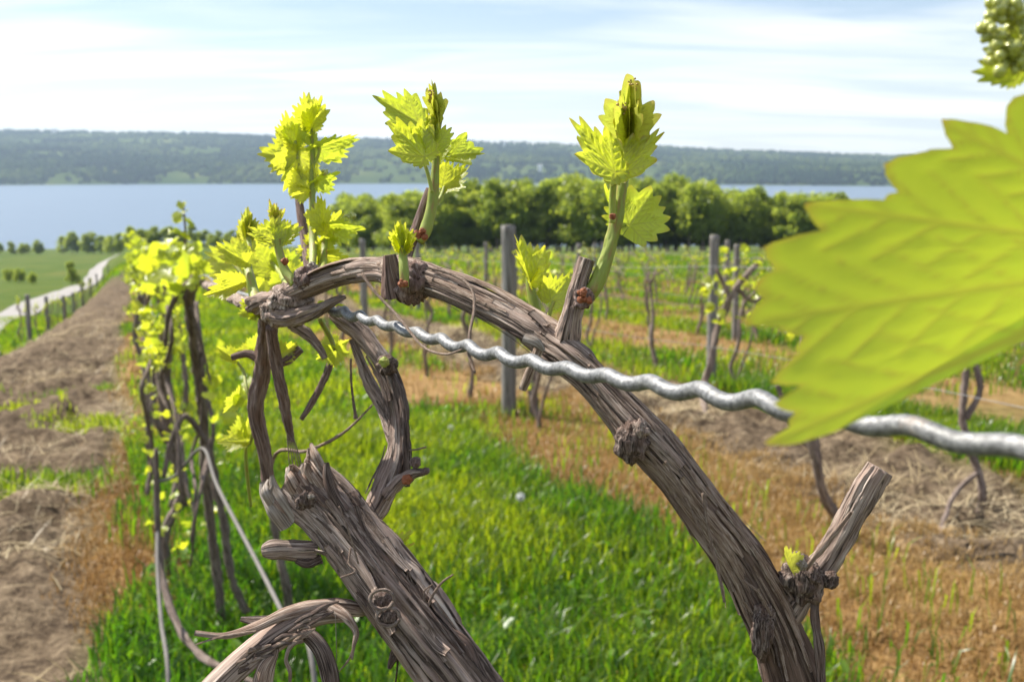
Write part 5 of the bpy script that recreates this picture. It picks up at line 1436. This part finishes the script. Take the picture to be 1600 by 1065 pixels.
# dark tuft under the trunk
for k in range(5):
    g = Geo(); x0, y0 = 606 + rgq.uniform(-8, 12), 1030 + rgq.uniform(-10, 6)
    pribbon(g, [(x0 + 26, y0 - 14, .43, 10), (x0 + 8, y0 - 6, .428, 11), (x0, y0 + 10, .428, 6)], n=16, seed=195 + k, curl=.6); obj('bark_flake', g.mesh('bark_flake'), M['bark_old'], trunkB)
g = Geo(); ptube(g, [(622, 1020, .43, 4), (620, 1050, .43, 3), (616, 1080, .43, 3)], 6, 16); obj('bark_fibre', g.mesh('bark_fibre'), M['bark_old'], trunkB)
# curling sheets of bark peeling away on the left
peel = [([(575, 955, .432, 16), (548, 948, .425, 26), (505, 944, .418, 24), (450, 956, .41, 22), (400, 978, .405, 16), (352, 992, .402, 11), (304, 988, .40, 9)], (0, -.55, .83), 'strip', .5),
        ([(548, 958, .425, 24), (510, 958, .418, 34), (470, 968, .412, 42), (420, 1000, .408, 46), (370, 1040, .405, 46), (320, 1090, .402, 46)], (-.15, -.8, .6), 'bark', .6),
        ([(515, 948, .415, 20), (540, 962, .412, 16), (556, 986, .410, 10), (553, 1008, .408, 6), (550, 1030, .408, 3)], (.4, -.7, .5), 'strip', .6),
        ([(553, 1010, .408, 4), (545, 1030, .408, 3), (528, 1050, .407, 2)], (.3, -.9, .2), 'strip', .4),
        ([(448, 986, .41, 12), (475, 988, .408, 20), (498, 1008, .407, 26), (512, 1040, .406, 28), (522, 1090, .405, 26)], (.2, -.8, .5), 'bark_old', .6),
        ([(474, 1000, .403, 6), (455, 1008, .402, 8), (447, 1030, .402, 6), (453, 1050, .402, 6), (452, 1080, .402, 6)], (0, -1, .3), 'strip', .5),
        ([(432, 1005, .405, 8), (428, 1022, .403, 12), (415, 1045, .402, 26), (405, 1090, .402, 30)], (-.2, -.9, .3), 'strip', .7),
        ([(420, 968, .412, 18), (395, 968, .412, 15), (376, 966, .412, 10)], (0, -.4, .9), 'bark_old', .4),
        ([(400, 985, .400, 4), (345, 994, .40, 4), (306, 1006, .40, 2)], (0, -.6, .8), 'strip', .4)]
for k, (rows, nr, mt, cu) in enumerate(peel):
    g = Geo(); pribbon(g, rows, nr, n=90, seed=210 + k, curl=cu, thick=.22); o = obj('bark_strip', g.mesh('bark_strip'), M[mt], trunkB)
    o['label'] = 'curling sheet of bark peeling off the broken trunk'
rgq = np.random.default_rng(215)
for k in range(26):
    f = rgq.random(); x0, y0 = 340 + f * 160, 1052 - f * 88 + rgq.uniform(-14, 16)
    g = Geo(); L_ = rgq.uniform(16, 44); pribbon(g, [(x0, y0, .404, rgq.uniform(3, 8)), (x0 + L_ * .5, y0 - L_ * .3, .402, 7), (x0 + L_, y0 - L_ * .55 + rgq.uniform(-2, 8), .402, 3)], (-.15, -.8, .6), n=14, seed=220 + k, thick=.3); obj('bark_fibre', g.mesh('bark_fibre'), M['strip'] if k % 2 else M['bark_old'], trunkB)
g = Geo(); ptube(g, [(524, 958, .41, 1.6), (525, 985, .41, 1.4), (526, 1032, .41, 1.2)], 6, 14); obj('bark_fibre', g.mesh('bark_fibre'), M['end'], trunkB)
# bud leaf and thin cane behind the trunk
sh = stem(vineB, [(578, 872, .46, 9), (596, 866, .462, 8), (606, 862, .464, 7)], n=16, nseg=10)
leaf(sh, (600, 868), (652, 830), .464, -20, .55, .9, .2, mat='budleaf', tip=.5, label='brownish furled leaf behind the broken trunk')
leaf(sh, (602, 866), (648, 842), .466, 30, .5, .9, .2, mat='budleaf', tip=.5)
g = Geo(); ptube(g, [(470, 890, .62, 12), (450, 930, .66, 12), (440, 870, .64, 12), (432, 845, .63, 9)], 12, 30, rough=.2, seed=240)
# thin dark cane rising behind the bark loops
thin = thing('grapevine', tuple(hit(458, 985)), 'thin dark upright cane behind the broken trunk stub', 'grapevine', 'grapevines trained along the trellis rows')
h = hit(458, 985); g = Geo(); tube(g, [[h[0], h[1], gxy(h[0], h[1]) - .05, .024], [*P(448, 920, 3.9), .018], [*P(436, 860, 3.85), .014], [*P(424, 790, 3.8), .012], [*P(420, 740, 3.75), .008]], 12, 50, rough=.25, lump=.12, seed=241)
obj('cane', g.mesh('cane'), M['far_bark'], thin)

# ------------------------------------------------------------------ right edge: vine whose broad leaf hangs into view
xb, yb = .235, .20
baseC = (xb, yb, gxy(xb, yb))
vineC = thing('grapevine', baseC, 'grapevine with one broad backlit yellow-green leaf and a flower cluster', 'grapevine')
dC = .165
pC = P(1890, 330, .175)
g = Geo(); tube(g, [[xb, yb, baseC[2] - .1, .02], [xb + .01, yb, .7, .017], [xb - .01, yb + .01, 1.2, .014], [*P(2050, 900, .20), .011]], 24, 120, rough=.25, seed=301, lump=.1)
obj('trunk', g.mesh('trunk'), M['bark'], vineC)
sC = Geo(); tube(sC, [[*P(2050, 900, .20), .006], [*P(1990, 600, .19), .0045], [*P(1960, 330, .185), .004], [*P(1880, 60, .185), .003], [*P(1760, -20, .19), .002], [*P(1640, 10, .195), .0012]], 16, 80, rough=.08, seed=302)
shC = obj('shoot', sC.mesh('shoot'), M['stem'], vineC)
g = Geo(); tube(g, [[*P(1972, 430, .187), .0016], [*P(1930, 405, .18), .0014], [*P(1880, 400, .172), .0014]], 10, 24); obj('leaf_stalk', g.mesh('leaf_stalk'), M['petiole'], shC)
def broad_leaf():
    base = np.array([1880.0, 400.0])
    outl = [(1880, 330), (1850, 220), (1800, 120), (1740, 70), (1690, 110), (1655, 90), (1640, 140), (1578, 157), (1573, 208), (1545, 196), (1472, 186), (1490, 232), (1440, 238), (1381, 256), (1402, 300), (1380, 312), (1330, 312), (1257, 318), (1284, 360),
            (1240, 370), (1194, 386), (1212, 420), (1182, 442), (1192, 468), (1164, 507), (1215, 510), (1255, 526), (1248, 552), (1205, 597), (1252, 602), (1210, 630), (1242, 645), (1232, 668), (1193, 692), (1240, 694), (1300, 676), (1400, 614), (1500, 552),
            (1600, 495), (1700, 470), (1760, 500), (1800, 470), (1850, 480), (1880, 440)]
    o_ = np.array(outl, float); o_ = np.vstack([o_, o_[:1]])
    pts = []
    for i in range(len(o_) - 1):
        k = max(3, int(np.linalg.norm(o_[i + 1] - o_[i]) / 9))
        for u in np.linspace(0, 1, k, endpoint=False):
            mid = (o_[i] + o_[i + 1]) / 2; nrm = mid - base; nrm /= np.linalg.norm(nrm)
            pts.append(o_[i] * (1 - u) + o_[i + 1] * u + nrm * 6 * math.sin(math.pi * u) + nrm * 1.5 * math.sin(i * 7 + u * 11))
    pts = np.array(pts); na = len(pts); nr = 40
    f = (np.linspace(0, 1, nr + 1)[1:]) ** .8
    pp = base + f[:, None, None] * (pts - base)[None]
    tips = np.array([(1472, 186), (1381, 256), (1257, 318), (1194, 386), (1164, 507), (1205, 597), (1193, 692), (1182, 442)], float)
    vd = np.full(pp.shape[:2], 999.0)
    def seg(a, b, wgt):
        a, b = np.array(a, float), np.array(b, float); ab = b - a
        u = np.clip(((pp - a) @ ab) / (ab @ ab), 0, 1)
        return np.linalg.norm(pp - (a + u[..., None] * ab), axis=-1) / wgt
    mains = [((1880, 400), (1190, 500)), ((1880, 400), (1205, 690)), ((1880, 400), (1260, 320)), ((1880, 400), (1480, 195)), ((1880, 400), (1660, 100))]
    for a, b in mains:
        vd = np.minimum(vd, seg(a, b, 1.3))
        a_, b_ = np.array(a, float), np.array(b, float); d_ = b_ - a_; n_ = np.array([-d_[1], d_[0]])
        for k in (.3, .42, .54, .66, .78, .88):
            for sg in (-1, 1):
                s_ = a_ + d_ * k; e_ = s_ + d_ * .16 + n_ * .13 * sg * (1.2 - .5 * k)
                vd = np.minimum(vd, seg(s_, e_, .75))
    vein = np.clip(1 - vd / 7.0, 0, 1)
    tipv = np.min(np.linalg.norm(pp[:, :, None, :] - tips[None, None], axis=-1), axis=2)
    tip = np.clip(1 - tipv / 16, 0, 1) * .8
    edge = np.clip((f[:, None] - .97) / .03, 0, 1) * .35 + 0 * tip
    tip = np.maximum(tip, edge)
    # gentle relief: the blade leans back to the right and puckers between the veins
    dep = .165 + (pp[..., 0] - 1400) / 480 * .009 - (pp[..., 1] - 450) / 300 * .006
    dep = dep - .00010 * np.clip(vd / 30, 0, 1) + .0016 * np.sin(pp[..., 0] / 150) * np.sin(pp[..., 1] / 170)
    ray_ = CF + CU * ((CY - pp[..., 1]) / F)[..., None] + CR * ((pp[..., 0] - CX) / F)[..., None]
    co = CAM + ray_ * dep[..., None]
    cb = P(1880, 400, .172)
    lc = np.stack([(pp[..., 0] - 1200) / 300, (pp[..., 1] - 400) / 300, 0 * tip], -1).reshape(-1, 3)
    i = np.arange(nr - 1)[:, None] * na; j = np.arange(na)[None]; j2 = (j + 1) % na
    q = np.stack([i + j, i + na + j, i + na + j2, i + j2], -1).reshape(-1, 4)
    t = [(nr * na, k, (k + 1) % na) for k in range(na)]
    me = raw_mesh('leaf', np.vstack([co.reshape(-1, 3), cb]), q, t, {'vein': np.append(vein.ravel(), 1), 'tip': np.append(tip.ravel(), 0), 'leafco': np.vstack([lc, [[2.2, 0, 0]]])})
    o = obj('leaf', me, M['bigleaf'], shC); o['label'] = 'broad toothed leaf with orange tooth tips, close and blurred'
broad_leaf()
def cluster():
    rg = np.random.default_rng(310); g = Geo(); d0 = .195
    for _ in range(150):
        u = rg.normal(size=3); u /= np.linalg.norm(u); q = rg.random() ** .35
        px = 1596 + u[0] * 66 * q; py = 44 + u[1] * 80 * q + max(0, 1592 - px) * .25
        c = P(px, py, d0 + u[2] * 40 * q * d0 / F); s_ = rg.uniform(7, 11) * d0 / F
        g.add(ICO * s_ * [1, 1, 1.15] + c, None, ICF)
    me = g.mesh('flower_cluster'); o = obj('flower_cluster', me, M['floret'], shC); o['kind'] = 'stuff'; o['label'] = 'blurred cluster of unopened flower buds'
    LSEED[0] += 1
    leaf(shC, (1598, 112), (1548, 48), d0 + .004, 10, 1.1, .4, -.4, mat='leaf')
    leaf(shC, (1640, 95), (1590, 5), d0 + .008, 10, 1.1, .4, -.4, mat='leaf')
cluster()

# ------------------------------------------------------------------ haze over the lake
def haze():
    x0, x1, y0, y1, z0, z1 = -4700, 5200, -1700, 6400, -130, 230
    co = [(x, y, z) for x in (x0, x1) for y in (y0, y1) for z in (z0, z1)]
    f = [(0, 1, 3, 2), (4, 6, 7, 5), (0, 4, 5, 1), (2, 3, 7, 6), (0, 2, 6, 4), (1, 5, 7, 3)]
    m, t, o = new_mat('haze_air')
    v = N(t, 'ShaderNodeVolumePrincipled')
    v.inputs['Color'].default_value = (0.62, 0.80, 1.0, 1)
    v.inputs['Density'].default_value = 0.00011
    v.inputs['Anisotropy'].default_value = 0.2
    lk(t, v.outputs[0], o.inputs['Volume'])
    ob = obj('haze', raw_mesh('haze', co, f, None, None, False), m)
    tag(ob, 'thin blue haze filling the air over the lake', 'haze', kind='stuff')
haze()
